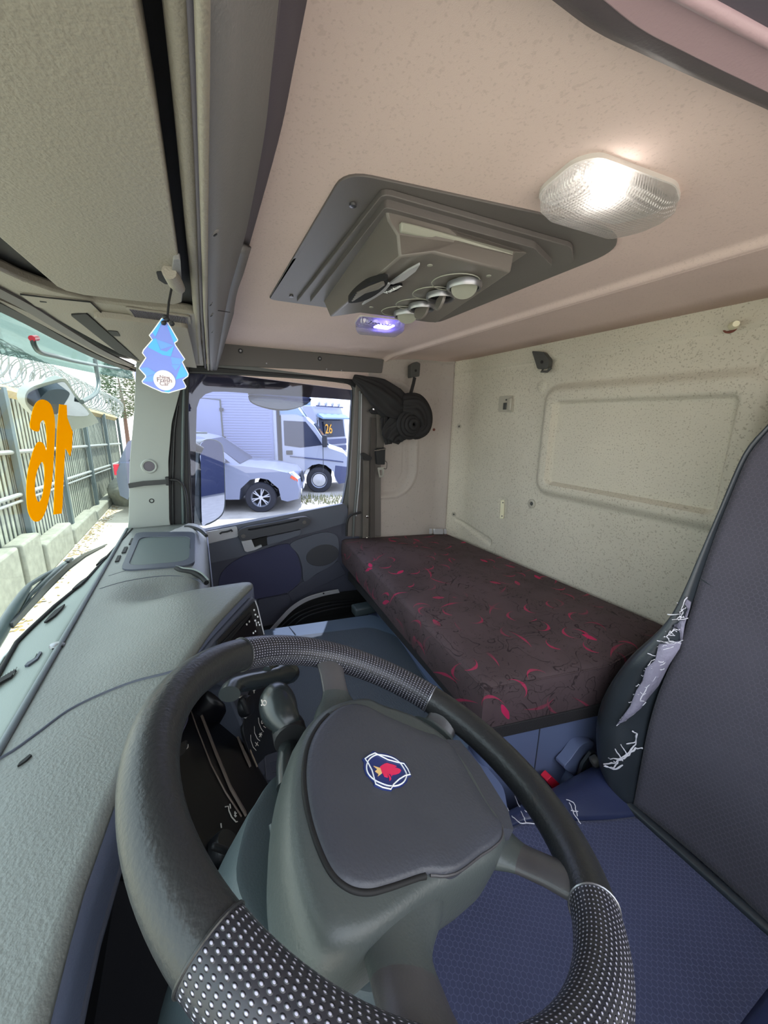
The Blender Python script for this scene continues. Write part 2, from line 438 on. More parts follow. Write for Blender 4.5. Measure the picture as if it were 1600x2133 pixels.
def loft(name, loops, mat, parent=None, bevel=0.0, caps=True, smooth=40, sub=0):
    bm = bmesh.new(); vs = add_grid(bm, loops, True)
    if caps: bm.faces.new(vs[0][::-1]); bm.faces.new(vs[-1])
    return fin(name, bm, mat, parent, smooth, bevel, sub=sub)
def text(name, body, size, o, xdir, ydir, mat, parent=None, ext=0.0004, align='CENTER', shear=0.0):
    cu = bpy.data.curves.new(name, 'FONT'); cu.body = body; cu.size = size; cu.extrude = ext; cu.align_x = align; cu.align_y = 'CENTER'; cu.shear = shear
    tmp = bpy.data.objects.new(name+'_tmp', cu); COL.objects.link(tmp)
    dg = bpy.context.evaluated_depsgraph_get(); dg.update()
    me = bpy.data.meshes.new_from_object(tmp.evaluated_get(dg)); bpy.data.objects.remove(tmp); bpy.data.curves.remove(cu)
    me.materials.clear(); me.materials.append(M[mat])
    ob = bpy.data.objects.new(name, me); COL.objects.link(ob)
    x = V3(xdir).normalized(); y = V3(ydir); y = (y-x*y.dot(x)).normalized(); z = x.cross(y)
    og = origin_of(parent) if parent is not None else V3((0, 0, 0))
    if parent is not None: ob.parent = parent
    ob.matrix_local = Matrix.Translation(V3(o)-og) @ Matrix((x, y, z)).transposed().to_4x4()
    return ob
_t = None
def structure(o): o['kind'] = 'structure'; return o
def dup(root, loc, label, group=None):
    r = root.copy(); COL.objects.link(r); r.location = loc; r['label'] = label
    if group: r['group'] = group
    for ch in list(root.children):
        c = ch.copy(); COL.objects.link(c); c.parent = r
        for g in list(ch.children):
            d = g.copy(); COL.objects.link(d); d.parent = c
    return r
def sstep(a, b, x):
    t = min(1.0, max(0.0, (x-a)/(b-a) if b != a else 0)); return t*t*(3-2*t)
def rrect_sdf(x, y, x0, x1, y0, y1, r):
    dx = abs(x-(x0+x1)/2)-(x1-x0)/2+r; dy = abs(y-(y0+y1)/2)-(y1-y0)/2+r
    return math.hypot(max(dx, 0), max(dy, 0))+min(max(dx, dy), 0)-r
def lerp(a, b, t): return a+(b-a)*t
def interp(x, tab):
    if x <= tab[0][0]: return tab[0][1]
    for (a, va), (b, vb) in zip(tab, tab[1:]):
        if x <= b:
            t = (x-a)/(b-a); return va+(vb-va)*t
    return tab[-1][1]
# ================================================================ SETTING: ceiling, walls, floor
CZ = 0.295
def ceil_z(x, y):
    z = CZ
    z -= 0.012*math.exp(-((y+0.850)/0.012)**2)
    z += 0.010*sstep(-0.86, -1.0, y)
    z -= 0.004*math.exp(-((y+0.885)/0.004)**2)
    z -= 0.012*sstep(1.66, 1.76, x)
    return z
ys = [0.36, 0.1, -0.1, -0.3, -0.5, -0.7, -0.8] + [-0.81-0.004*i for i in range(26)] + [-1.0, -1.15, -1.30]
xs = [-0.14, 0.2, 0.6, 1.0, 1.4, 1.6] + [1.64+0.02*i for i in range(8)]
o = structure(gridobj('ceiling', [[V3((x, y, ceil_z(x, y))) for x in xs] for y in ys], 'ceiling', solid=0.006))
structure(box('roof_shell', (0.84, -0.47, 0.34), (2.0, 1.72, 0.05), 'truckskin'))['label'] = 'outer roof skin of the truck cab'
# rear wall incl. the rounded corner
RY, RC, SX = -1.285, 0.13, 1.75
def wall_pt(s, z, h):
    """s runs along the rear wall (= x), round the corner, then forward along the side wall"""
    s0 = SX-RC
    if s <= s0: p, n = V3((s, RY, z)), V3((0, 1, 0))
    else:
        a = (s-s0)/RC
        if a <= math.pi/2:
            p = V3((s0+RC*math.sin(a), RY+RC-RC*math.cos(a), z)); n = V3((-math.sin(a), math.cos(a), 0))
        else:
            p = V3((SX, RY+RC+(s-s0-RC*math.pi/2), z)); n = V3((-1, 0, 0))
    return p+n*h
SB = SX-RC+RC*math.radians(52)          # seam between rear and side lining
def rear_h(x, z):
    h = 0.0
    d = rrect_sdf(x, z, 0.487, 1.128, -0.257, 0.113, 0.035); h += 0.026*(1-sstep(0.0, 0.040, d))
    d = rrect_sdf(x, z, 0.520, 1.103, -0.240, 0.084, 0.022); h -= 0.024*(1-sstep(-0.012, 0.002, d))
    h += 0.012*sstep(0.240, 0.246, z)
    d = math.hypot(x-1.186, z-0.143); h += 0.006*(1-sstep(0.018, 0.022, d))
    d = math.hypot(x-0.47, z-0.155); h += 0.006*(1-sstep(0.03, 0.035, d))
    d = rrect_sdf(x, z, 1.40, 1.69, -0.606+0.23*max(0, x-1.40), -0.565+0.16*max(0, x-1.40), 0.015); h -= 0.010*(1-sstep(-0.008, 0.002, d))
    d = rrect_sdf(x, z, 1.315, 1.372, -0.445, -0.345, 0.014); h -= 0.004*(1-sstep(-0.005, 0.003, d))
    h -= 0.006*math.exp(-((x-SB)/0.004)**2)
    return h
zs = [-1.2, -0.9, -0.72] + [-0.70+0.0062*i for i in range(165)]
ss = [-0.12, 0.1, 0.3, 0.40] + [0.41+0.0062*i for i in range(int((SB-0.41)/0.0062)+1)] + [SB]
structure(gridobj('wall_rear', [[wall_pt(s, z, rear_h(s, z)) for s in ss] for z in zs], 'wall', solid=0.004, smooth=60))
def side_h(s, z):
    y = wall_pt(s, z, 0).y; h = 0.0
    d = rrect_sdf(y, z, -1.040, -0.4, -0.388, 0.182, 0.14)
    h -= 0.022*(1-sstep(-0.030, -0.004, d)); h += 0.006*math.exp(-((d-0.002)/0.006)**2)
    h -= 0.004*math.exp(-((d+0.065)/0.003)**2)
    h += 0.005*sstep(0.218, 0.226, z) if y < -0.83 else 0
    h += 0.012*sstep(0.285, 0.292, z)
    h -= 0.006*math.exp(-((s-SB)/0.004)**2)
    return h
send = SX-RC+RC*math.pi/2+0.39
ss2 = [SB+(send-SB)*i/80 for i in range(81)]
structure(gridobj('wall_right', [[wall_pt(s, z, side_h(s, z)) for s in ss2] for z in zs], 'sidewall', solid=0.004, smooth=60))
dd = tag(box('door_2', (-0.145, -0.36, -0.85), (0.03, 1.2, 0.72), 'door_dark', None, bevel=0.02), 'unseen lower half of the driver door, added to darken the footwell', None, None, 'structure')  # unseen panel, added to keep low light out of the footwell
structure(box('wall_left', (-0.14, -1.12, -0.45), (0.03, 0.36, 1.5), 'sidewall'))
structure(box('floor', (0.84, -0.5, -1.22), (1.95, 1.62, 0.04), 'floor'))
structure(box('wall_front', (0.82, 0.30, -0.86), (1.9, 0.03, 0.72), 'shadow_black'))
structure(box('wall_outer_right', (1.80, -0.58, 0.27), (0.03, 1.50, 0.19), 'truckskin'))['label'] = 'unseen outer skin above the passenger door, added against sun leaks'  # unseen panel, added to stop sun leaking in over the console end
# strip of lining above the passenger door and the dark rail on it
t = structure(plate('trim_1', px([(455, 690), (478, 697), (815, 746), (822, 800), (735, 812), (420, 772)], 1.752), (0.02, 0, 0), 'ceiling'))
rail = thing('door_header_rail', 'dark grey trim rail with screws along the ceiling above the passenger door', 'trim rail', px([(640, 745)], 1.745)[0])
plate('rail_panel', rounded(px([(446, 760), (470, 713), (800, 749), (796, 777)], 1.738), 0.004, 2), (0.012, 0, 0), 'rail_panel', rail, 0.003)
for c in ((501, 731), (666, 747)):
    p = px([c], 1.737)[0]; s = lathe('screw', [(0.009, 0.0), (0.009, 0.003), (0.006, 0.004)], p+V3((0.002, 0, 0)), (-1, 0, 0), 'trim_black', rail, 16)
    lathe('screw_head', [(0.004, 0.004), (0.004, 0.006)], p+V3((0.002, 0, 0)), (-1, 0, 0), 'steel', s, 12)
for c in ((555, 757), (680, 769), (711, 772)):
    lathe('clip', [(0.003, 0), (0.003, 0.004)], px([c], 1.737)[0], (-1, 0, 0), 'steel', rail, 10)

# ================================================================ passenger door
door = thing('door_1', 'closed passenger door with navy cloth panel and grey window frame', 'door', (1.75, -0.3, -1.1), kind='structure')
hole = px(c2([(388, 779), (395, 776), (520, 781), (646, 789), (716, 797), (732, 803), (736, 822), (734, 850), (716, 1047), (640, 1064), (432, 1104), (402, 1108), (399, 1095), (392, 900)], 3), 1.75)
outer = [V3((1.75, 0.16, 0.20)), V3((1.75, -0.25, 0.205)), V3((1.75, -0.72, 0.175)), V3((1.75, -0.745, 0.14)), V3((1.75, -0.735, -0.42)), V3((1.75, -0.76, -0.60)), V3((1.75, 0.10, -0.60)), V3((1.75, 0.10, -0.45))]
plate('window_frame', [outer, hole], (0.035, 0, 0), 'door_frame', door, 0.006)
seal = tube('window_seal', [p+V3((0.004, 0, 0)) for p in hole], 0.0045, 'trim_black', door, 6, closed=True)
plate('top_seal', px([(395, 760), (735, 790), (745, 800), (742, 808), (716, 796), (640, 787), (520, 780), (392, 774)], 1.743), (0.008, 0, 0), 'trim_black', door, 0.003)
pane = plate('window_pane', hole, (0.004, 0, 0), 'door_glass', door); pane.location += V3((0.012, 0, 0))
plate('inner_panel', rounded([V3((1.74, 0.12, -0.44)), V3((1.74, -0.02, -0.47)), px([(432, 1108)], 1.74)[0], px([(716, 1051)], 1.74)[0], px([(728, 1060)], 1.74)[0], V3((1.74, -0.72, -0.60)), V3((1.74, -0.84, -0.84)), V3((1.74, -0.66, -0.98)), V3((1.74, 0.16, -0.98))], 0.01, 2), (0.03, 0, 0), 'door_dark', door, 0.005)
belt = plate('belt_trim', rounded(px([(400, 1112), (432, 1105), (716, 1049), (724, 1056), (724, 1088), (670, 1104), (600, 1122), (560, 1140), (500, 1160), (445, 1172), (405, 1176)], 1.728), 0.008, 3), (0.02, 0, 0), 'door_mid', door, 0.006)
plate('lock_plate_sunlit', rounded(px([(420, 1110), (494, 1096), (497, 1118), (430, 1134)], 1.722), 0.01, 3), (0.012, 0, 0), 'silver', door, 0.002)  # paler than the belt trim: sunlight on it put into the colour
tube('lock_pull', px([(458, 1112), (462, 1109), (474, 1107), (482, 1104), (484, 1107)], 1.716), 0.004, 'trim_black', door, 8)
arm = plate('pull_handle', [px(c2([(497, 1108), (514, 1098), (566, 1089), (627, 1077), (643, 1079), (647, 1088), (629, 1101), (557, 1116), (514, 1125), (501, 1125)], 3), 1.70),
                            px(c2([(519, 1101), (560, 1093), (600, 1085), (621, 1081), (619, 1086), (560, 1098), (522, 1105)], 2), 1.70)], (0.03, 0, 0), 'handle_dark', door, 0.006)
for c in ((507, 1117), (634, 1088)):
    lathe('cap', [(0.009, 0), (0.009, 0.003), (0.006, 0.0035)], px([c], 1.699)[0]+V3((0.001, 0, 0)), (-1, 0, 0), 'rail_panel', arm, 14)
plate('arm_recess', rounded(px([(556, 1119), (628, 1103), (626, 1114), (598, 1124), (557, 1136)], 1.712), 0.006, 3), (0.02, 0, 0), 'door_mid', door, 0.004)
plate('latch_recess', px([(522, 1126), (557, 1117), (557, 1136), (530, 1143)], 1.715), (0.02, 0, 0), 'shadow_black', door)
plate('latch_handle', rounded(px([(503, 1128), (524, 1124), (531, 1141), (545, 1135), (546, 1139), (531, 1146), (515, 1150), (510, 1148)], 1.70), 0.003, 2), (0.012, 0, 0), 'silver', door, 0.002)['label'] = 'silver release lever'
plate('cloth_panel', px(c2([(455, 1225), (460, 1198), (480, 1175), (520, 1153), (560, 1141), (602, 1133), (616, 1150), (626, 1178), (627, 1205), (616, 1222), (598, 1234), (560, 1243), (480, 1257), (456, 1252)], 4), 1.733), (0.016, 0, 0), 'door_fabric', door, 0.005)
spk = plate('speaker_housing', px(c2([(605, 1133), (650, 1115), (680, 1109), (699, 1114), (706, 1130), (704, 1163), (690, 1178), (660, 1195), (634, 1211), (630, 1183), (621, 1155)], 4), 1.73), (0.02, 0, 0), 'door_mid', door, 0.006)
plate('speaker_grille', px([(672+34*math.cos(a*math.pi/14), 1157-10*math.cos(a*math.pi/14)*0.5+22*math.sin(a*math.pi/14)) for a in range(28)], 1.727), (0.01, 0, 0), 'handle_dark', spk, 0.003)
plate('map_pocket', rounded(px([(538, 1250), (600, 1238), (604, 1245), (602, 1262), (545, 1278), (538, 1290)], 1.722), 0.006, 3), (0.03, 0, 0), 'door_dark', door, 0.006)
plate('lower_moulding', rounded(px([(600, 1236), (628, 1214), (660, 1196), (705, 1168), (722, 1195), (660, 1225), (610, 1255)], 1.734), 0.01, 3), (0.015, 0, 0), 'door_dark', door, 0.005)
stripk = thing('sill_kick_strip', 'curved silver strip along the passenger step well', 'sill strip', px([(620, 1262)], 1.66)[0])
strap('strip', crom(px([(563, 1316), (585, 1291), (610, 1266), (640, 1248), (675, 1237), (706, 1231)], 1.66), 6), 0.020, (0.15, -0.35, -0.9), 0.006, 'silver', stripk)
lathe('hole', [(0.004, 0), (0.004, 0.002)], px([(674, 1236)], 1.655)[0], (-1, 0, 0.1), 'shadow_black', stripk, 10)
well = thing('step_well', 'black ribbed passenger step well below the curved silver strip', 'step well', (1.60, -0.5, -1.16))
bm = bmesh.new()
for k, (dy, r0) in enumerate(((0, 0), (0.02, 12), (0.05, 26))):
    add_tube(bm, crom(px([(575+r0, 1318), (600+r0, 1292), (630+r0, 1272+k*3), (680+r0, 1256+k*5), (735+r0, 1250+k*4)], 1.64-0.02*k), 5), 0.004, 6)
fin('ribs', bm, 'black', well)
box('liner', (1.62, -0.40, -1.06), (0.20, 0.74, 0.20), 'shadow_black', well)
plate('liner_wall', px([(560, 1322), (610, 1270), (680, 1240), (780, 1228), (800, 1320)], 1.69), (0.02, 0, 0), 'shadow_black', well)
box('block', pz([(757, 1268)], -0.84)[0], (0.06, 0.10, 0.04), 'shroud', well, bevel=0.008)

# ================================================================ A pillar, with its fittings
pil = thing('pillar', 'light grey front pillar between windscreen and passenger door', 'pillar', (1.70, 0.12, -0.45), kind='structure')
plate('pillar_cover', rounded(px([(284, 752), (279, 860), (270, 960), (268, 1085), (258, 1150), (362, 1120), (353, 1086), (351, 960), (358, 880), (379, 800), (385, 775), (384, 745)], 1.695), 0.012, 3), (0.06, 0, 0), 'pillar', pil, 0.012, 3)
plate('door_seal', px([(377, 800), (384, 772), (395, 772), (392, 860), (394, 1000), (402, 1110), (352, 1110), (351, 960), (358, 880)], 1.712), (0.03, 0, 0), 'trim_black', pil, 0.004)
tube('seal_bead', px([(370, 845), (363, 900), (360, 1000), (361, 1095)], 1.706), 0.004, 'black', pil, 8)
tube('seal_bead', px([(383, 810), (381, 900), (380, 1000), (382, 1095)], 1.706), 0.006, 'shell', pil, 8)
tw = thing('tweeter', 'small round speaker set into the front pillar', 'speaker', px([(311, 971)], 1.69)[0])
c = px([(311, 971)], 1.697)[0]
lathe('ring', [(0.028, 0), (0.028, 0.004), (0.024, 0.007), (0.019, 0.006), (0.019, 0.0)], c, (-1, 0, 0), 'pillar', tw, 28)
lathe('grille', [(0.019, 0), (0.018, 0.004), (0.001, 0.005)], c, (-1, 0, 0), 'console_dark', tw, 24)
tag(lathe('screw_hole', [(0.009, 0), (0.009, 0.002), (0.006, 0.0025), (0.005, 0.0)], px([(316, 1043)], 1.696)[0], (-1, 0, 0), 'shadow_black', None, 16), 'black round plug hole in the front pillar below the tweeter', 'plug')
stp = thing('grab_strap', 'black strap clipped across the front pillar below the tweeter', 'strap', px([(310, 1008)], 1.68)[0])
strap('band', px([(268, 1012), (300, 1007), (330, 1005), (352, 1003)], 1.685), 0.018, (0, 0.05, 1), 0.005, 'black', stp)
box('buckle', px([(349, 1002)], 1.684)[0], (0.012, 0.014, 0.034), 'trim_black', stp, bevel=0.003)
tube('bar', crom(px([(352, 999), (370, 1001), (381, 1012), (387, 1032), (389, 1060), (389, 1100)], 1.69), 5), 0.005, 'trim_black', stp, 8)

# ================================================================ windscreen and its header
BASE = [(-0.12, 0.20), (0.04, 0.25), (0.3, 0.285), (0.6, 0.315), (0.78, 0.335), (0.887, 0.345), (1.03, 0.325), (1.17, 0.296), (1.435, 0.273), (1.72, 0.248)]
TOP = [(-0.12, 0.18), (0.05, 0.22), (0.4, 0.265), (0.75, 0.285), (0.955, 0.285), (1.3, 0.269), (1.627, 0.255), (1.72, 0.205)]
rows = []
for i in range(9):
    t = i/8; r = []
    for k in range(41):
        x = -0.12+1.84*k/40
        r.append(V3((x, lerp(interp(x, BASE), interp(x, TOP), t)+0.02*math.sin(math.pi*t)*0.5, lerp(-0.46, 0.19, t))))
    rows.append(r)
structure(gridobj('window_1', rows, 'glass', solid=0.004))['label'] = 'large curved windscreen'
def zclamp(pts, z, X=1.735):
    out = []
    for p in pts:
        q = pz([p], z)[0]
        out.append(q if 0 < q.x < X else px([p], X)[0])
    return out
def hdr(name, pts, z, w, mat, th=0.006):
    P = crom(zclamp(pts, z), 5)
    d = (P[0]-P[1]).normalized(); P = [P[0]+d*0.6, P[0]+d*0.3] + P
    return strap(name, P, w, (0.1, 1, -0.25), th, mat)
structure(hdr('trim_2', [(0, 638), (60, 668), (140, 712), (210, 746), (262, 766), (287, 772)], 0.172, 0.020, 'trim_black'))
structure(hdr('trim_3', [(0, 627), (60, 654), (140, 698), (210, 736), (262, 760), (287, 768)], 0.176, 0.012, 'console'))
structure(hdr('trim_4', [(0, 608), (60, 640), (140, 690), (210, 731), (275, 762)], 0.178, 0.018, 'rail_panel'))
vs_ = thing('decal_number', 'large yellow number 16 on the windscreen, seen reversed from inside', 'number decal', pp([(100, 960)], (0, 0.312, 0), (0.03, 1, 0))[0])
k2 = lambda L: [(x/2.666, 600+y/2.666) for x, y in L]
SIX = k2([(170, 775), (215, 797), (225, 748), (245, 735), (258, 780), (262, 870), (258, 905), (250, 880), (235, 858), (210, 858), (183, 915), (157, 1020), (149, 1120), (154, 1220), (173, 1275), (200, 1297), (232, 1282), (260, 1220), (280, 1130), (292, 1050), (301, 900), (306, 760), (298, 690), (280, 643), (245, 620), (212, 628), (190, 660), (176, 715)])
HOL = k2([(235, 965), (248, 1000), (247, 1090), (235, 1160), (220, 1187), (205, 1175), (195, 1130), (197, 1060), (212, 1000)])
ONE = k2([(331, 645), (371, 650), (374, 720), (404, 800), (400, 890), (391, 934), (372, 900), (362, 890), (355, 1040), (348, 1200), (343, 1252), (299, 1258), (301, 1200), (310, 1000), (318, 800), (326, 700)])
PW = ((0, 0.312, 0), (0.03, 1, 0))
plate('digit', [pp(c2(SIX, 4), *PW), pp(c2(HOL, 4), *PW)], (0, 0.001, 0), 'decal', vs_)['label'] = 'reversed digit 6'
plate('digit', pp(ONE, *PW), (0, 0.001, 0), 'decal', vs_)['label'] = 'reversed digit 1'

# ================================================================ overhead console
con = thing('overhead_console', 'grey overhead storage console running above the windscreen', 'overhead console', (0.85, 0.05, 0.17))
plate('backing', [V3((-0.12, -0.02, 0.20)), V3((-0.12, 0.17, 0.20)), V3((0.4, 0.255, 0.20)), V3((0.9, 0.275, 0.20)), V3((1.3, 0.262, 0.20)), V3((1.62, 0.25, 0.20)), V3((1.74, 0.20, 0.20)), V3((1.74, -0.05, 0.20)), V3((0.8, -0.025, 0.20))], (0, 0, 0.08), 'shadow_black', con)  # black sheet that paints the shade in the gaps between the panels
lidpts = zclamp([(0, 496), (55, 543), (94, 576), (118, 597), (137, 606), (176, 615), (280, 627), (362, 635), (379, 630), (381, 612), (372, 540), (352, 400), (330, 250), (304, 100), (285, 0)], 0.172)
lidpts = lidpts + [V3((0.02, 0.006, 0.172)), V3((0.02, 0.15, 0.172)), V3((0.3, 0.158, 0.172))]
lid = plate('locker_lid', lidpts, (0, 0, 0.026), 'console', con, 0.014, 4)
pan2 = zclamp([(0, 562), (50, 585), (110, 606), (200, 629), (300, 642), (385, 650), (414, 655), (425, 762), (300, 762), (200, 712), (100, 657), (0, 602)], 0.182)
pan2 = pan2 + [V3((0.3, 0.245, 0.182)), V3((0.02, 0.20, 0.182)), V3((0.02, 0.168, 0.182)), V3((0.3, 0.185, 0.182))]
plate('front_strip', pan2, (0, 0, 0.016), 'console', con, 0.004)
plate('slot', rounded(zclamp([(147, 657), (180, 654), (291, 752), (248, 737)], 0.179), 0.006, 2), (0, 0, 0.004), 'shadow_black', con)
l2 = plate('locker_lid', rounded(zclamp([(193, 660), (391, 683), (410, 767), (297, 753)], 0.170), 0.012, 3), (0, 0, 0.012), 'console', con, 0.006, 3)
plate('finger_slot', rounded(zclamp([(224, 689), (245, 691), (251, 701), (234, 700)], 0.1685), 0.006, 3), (0, 0, 0.002), 'shadow_black', l2)
cov = plate('lamp_cover', rounded(zclamp([(40, 613), (190, 630), (213, 652), (140, 652), (75, 640)], 0.1795), 0.01, 3), (0, 0, 0.003), 'console', con, 0.001)
tube('cover_gap', zclamp([(42, 613), (100, 620), (188, 629), (212, 652)], 0.1795), 0.0012, 'shadow_black', con, 6)
plate('switch_slot', rounded(zclamp([(82, 627), (97, 629), (98, 631), (84, 630)], 0.179), 0.002, 2), (0, 0, 0.002), 'shadow_black', cov)
gr = plate('speaker_grille', rounded(zclamp([(261, 641), (396, 660), (399, 677), (276, 662)], 0.179), 0.006, 3), (0, 0, 0.003), 'console', con, 0.001)
bm = bmesh.new()
for i in range(34):
    a = 0.06+0.88*i/33
    p, q = zclamp([(261+135*a, 641.5+19*a), (276+123*a, 661+15.5*a)], 0.1785)
    add_tube(bm, [p.lerp(q, 0.12), p.lerp(q, 0.88)], 0.0011, 5)
fin('slits', bm, 'console_dark', gr)
P = zclamp([(368, 0), (379, 150), (389, 300), (398, 450), (405, 560), (410, 640), (416, 755)], 0.186); d = (P[0]-P[1]).normalized()
tube('channel_bead', [P[0]+d*0.2]+P, 0.0062, 'console', con, 12)
P = zclamp([(397, 0), (405, 150), (411, 300), (416, 450), (418, 560), (421, 650), (428, 766)], 0.184); d = (P[0]-P[1]).normalized()
tube('channel_edge', [P[0]+d*0.2]+P, 0.0035, 'console_dark', con, 8)
P = zclamp([(421, 0), (423, 150), (424, 300), (426, 500), (428, 650), (434, 770)], 0.176); d = (P[0]-P[1]).normalized()
tube('lower_edge', [P[0]+d*0.2]+P, 0.0034, 'console', con, 8)
def facerow(pts, z):
    P = crom(zclamp(pts, z), 5); d = (P[0]-P[1]).normalized(); return [P[0]+d*0.25]+P
ra = facerow([(428, 0), (429, 150), (430, 300), (431, 480), (431, 560), (433, 640), (437, 770)], 0.178)
rb = facerow([(512, 0), (506, 150), (496, 300), (484, 480), (473, 560), (462, 640), (444, 771)], 0.226)
rc = facerow([(578, 0), (563, 150), (546, 300), (512, 480), (490, 560), (470, 640), (448, 771)], 0.247)
rd = facerow([(661, 0), (627, 150), (591, 300), (536, 480), (512, 560), (490, 640), (452, 771)], 0.300)
gridobj('rear_face', [ra, [a.lerp(b, 0.5)+V3((0, -0.002, -0.003)) for a, b in zip(ra, rb)], rb, rc], 'console_face', con, solid=0.002)
K = 19
mid = [a.lerp(b, 0.45)+V3((0, 0.010, 0.006)) for a, b in zip(rc, rd)]
gridobj('recess_band', [rc[:K], mid[:K], rd[:K]], 'console_dark', con, solid=0.002)
gridobj('end_face', [rc[K-1:], [a.lerp(b, 0.5) for a, b in zip(rc[K-1:], rd[K-1:])], rd[K-1:]], 'console_face', con, solid=0.002)
bm = bmesh.new(); bm.faces.new([bm.verts.new(p) for p in (rc[K-1], mid[K-1], rd[K-1])]); fin('recess_end', bm, 'console_face', con, solid=0.002)
for c, z in (((446, 483), 0.187), ((437, 632), 0.184), ((439, 655), 0.184), ((440, 690), 0.186)):
    p = zclamp([c], z)[0]; s = lathe('screw', [(0.006, 0), (0.006, 0.002), (0.0045, 0.003)], p+V3((0, 0.001, 0)), (0, -0.6, -0.8), 'console_face', con, 16)
    lathe('screw_head', [(0.0025, 0.0031), (0.0025, 0.0036)], p+V3((0, 0.001, 0)), (0, -0.6, -0.8), 'shadow_black', s, 8)
tube('panel_seam', [a.lerp(b, t)+V3((-0.0008, -0.0008, -0.0008)) for t, a, b in [(k/6, *(facerow([(428, 642), (430, 643)], 0.1765)[1], zclamp([(478, 650)], 0.24)[0])) for k in range(7)]], 0.0009, 'shadow_black', con, 6)
hnd = thing('locker_latch', 'grey pull latch in the corner of the large overhead locker lid', 'latch', pz([(355, 585)], 0.165)[0])
plate('notch', rounded(zclamp([(325, 566), (352, 566), (360, 590), (345, 593), (330, 583)], 0.1712), 0.004, 3), (0, 0, 0.002), 'shadow_black', hnd)
tube('lever', zclamp([(352, 566), (360, 578), (366, 590), (374, 600)], 0.166)+[], [0.008, 0.009, 0.009, 0.007], 'console', hnd, 12)
plate('bracket', rounded(zclamp([(362, 540), (376, 540), (379, 592), (366, 596), (356, 586)], 0.168), 0.004, 3), (0, 0, 0.006), 'console_face', hnd, 0.002)

# ================================================================ cabinet at the top right
cab = thing('roof_locker', 'dark mauve roof locker hanging from the ceiling above the driver seat', 'locker', (0.1, -0.45, 0.24))
o1 = rounded([V3((0.232, -0.10, 0.296)), V3((0.2385, -0.262, 0.296)), V3((0.229, -0.346, 0.296)), V3((0.215, -0.459, 0.296)), V3((0.190, -0.75, 0.296)), V3((-0.10, -0.75, 0.296)), V3((-0.10, -0.10, 0.296))], 0.02, 4)
cen = V3((0.08, -0.42, 0)); 
def shrink(L, k, z): return [V3((cen.x+(p.x-cen.x)*k, cen.y+(p.y-cen.y)*(1-(1-k)*0.6), z)) for p in L]
M['locker'] = plain('locker_mauve_plastic', (86, 78, 82), 0.5, grain=0.3, gscale=400)
M['locker_panel'] = plain('locker_pink_panel', (168, 142, 148), 0.55, grain=0.3, gscale=400)
loft('body', [o1, shrink(o1, 1.0, 0.264), shrink(o1, 0.97, 0.256), shrink(o1, 0.89, 0.248), shrink(o1, 0.80, 0.247)], 'locker', cab)
i1 = shrink(o1, 0.83, 0.2465)
plate('panel', i1, (0, 0, 0.004), 'locker_panel', cab, 0.002)
P = pz([(1452, 0), (1520, 36), (1600, 79)], 0.243); d = (P[-1]-P[0]).normalized()
tube('panel_edge', [P[0]-d*0.06]+P+[P[-1]+d*0.2], 0.004, 'locker_panel', cab, 8)
plate('inner_panel', [P[0]-d*0.06, P[-1]+d*0.2, P[-1]+d*0.2+V3((-0.2, 0, 0)), P[0]-d*0.06+V3((-0.25, 0, 0))], (0, 0, 0.003), 'console_dark', cab)
# ================================================================ roof air conditioner
c4 = lambda L: [(540+x/1.778, 320+y/1.778) for x, y in L]
ac = thing('air_conditioner', 'grey roof air conditioner with four round vents set into the ceiling hatch', 'air conditioner', (0.72, -0.42, 0.23))
fo = rounded([V3((0.512, -0.190, 0.289)), V3((0.453, -0.615, 0.289)), V3((0.50, -0.682, 0.289)), V3((1.075, -0.695, 0.289)), V3((1.082, -0.198, 0.289))], [0.035, 0.05, 0.05, 0.04, 0.02], 6)
fr = plate('frame', fo, (0, 0, 0.008), 'acframe', ac, 0.004)
s1 = rounded([V3((0.517, -0.244, 0.281)), V3((0.510, -0.585, 0.281)), V3((0.55, -0.64, 0.281)), V3((1.03, -0.64, 0.281)), V3((1.045, -0.258, 0.281))], 0.012, 3)
plate('step', s1, (0, 0, 0.008), 'acframe', ac, 0.004)
s2 = rounded([V3((0.525, -0.251, 0.271)), V3((0.522, -0.515, 0.271)), V3((0.56, -0.60, 0.271)), V3((0.985, -0.60, 0.271)), V3((0.992, -0.278, 0.271))], 0.008, 3)
plate('step', s2, (0, 0, 0.012), 'acframe', ac, 0.004)
def zz(L, z): return pz(c4(L), z)
bot = [zz([(520, 385)], 0.226)[0], zz([(640, 366)], 0.230)[0], zz([(932, 440)], 0.230)[0], zz([(655, 627)], 0.228)[0], zz([(375, 590)], 0.224)[0], zz([(263, 606)], 0.224)[0]]
def ring(a, b, c, z, k):
    r = [zz([a], z)[0], zz([b], z)[0], zz([c], z)[0]]
    for p in (bot[3], bot[4]): r.append(V3((p.x+0.05*k, p.y-(0.03*k if p is bot[3] else 0.0), z)))
    return r
r0 = ring((470, 212), (700, 275), (1000, 368), 0.272, 1.0)+[zz([(238, 548)], 0.272)[0]]
r1 = ring((478, 246), (740, 303), (950, 362), 0.264, 0.9)+[zz([(240, 552)], 0.266)[0]]
r2 = ring((512, 300), (730, 330), (945, 380), 0.252, 0.6)+[zz([(246, 566)], 0.252)[0]]
loft('body', [[p+V3((0, 0, 0.012)) for p in r0], r0, r1, r2, bot], 'acgrey', ac, 0.003, smooth=25)
n1 = [zz([(528, 249)], 0.262)[0], zz([(946, 361)], 0.262)[0], zz([(940, 376)], 0.253)[0], zz([(526, 291)], 0.253)[0]]
plate('side_ledge', n1, (0.012, 0, 0.002), 'acvane', ac, 0.002)
bc = [bot[0], bot[2], bot[4]]
BN = (bc[1]-bc[0]).cross(bc[2]-bc[0]).normalized()
if BN.z > 0: BN = -BN
BP = bc[0]+BN*0.0015
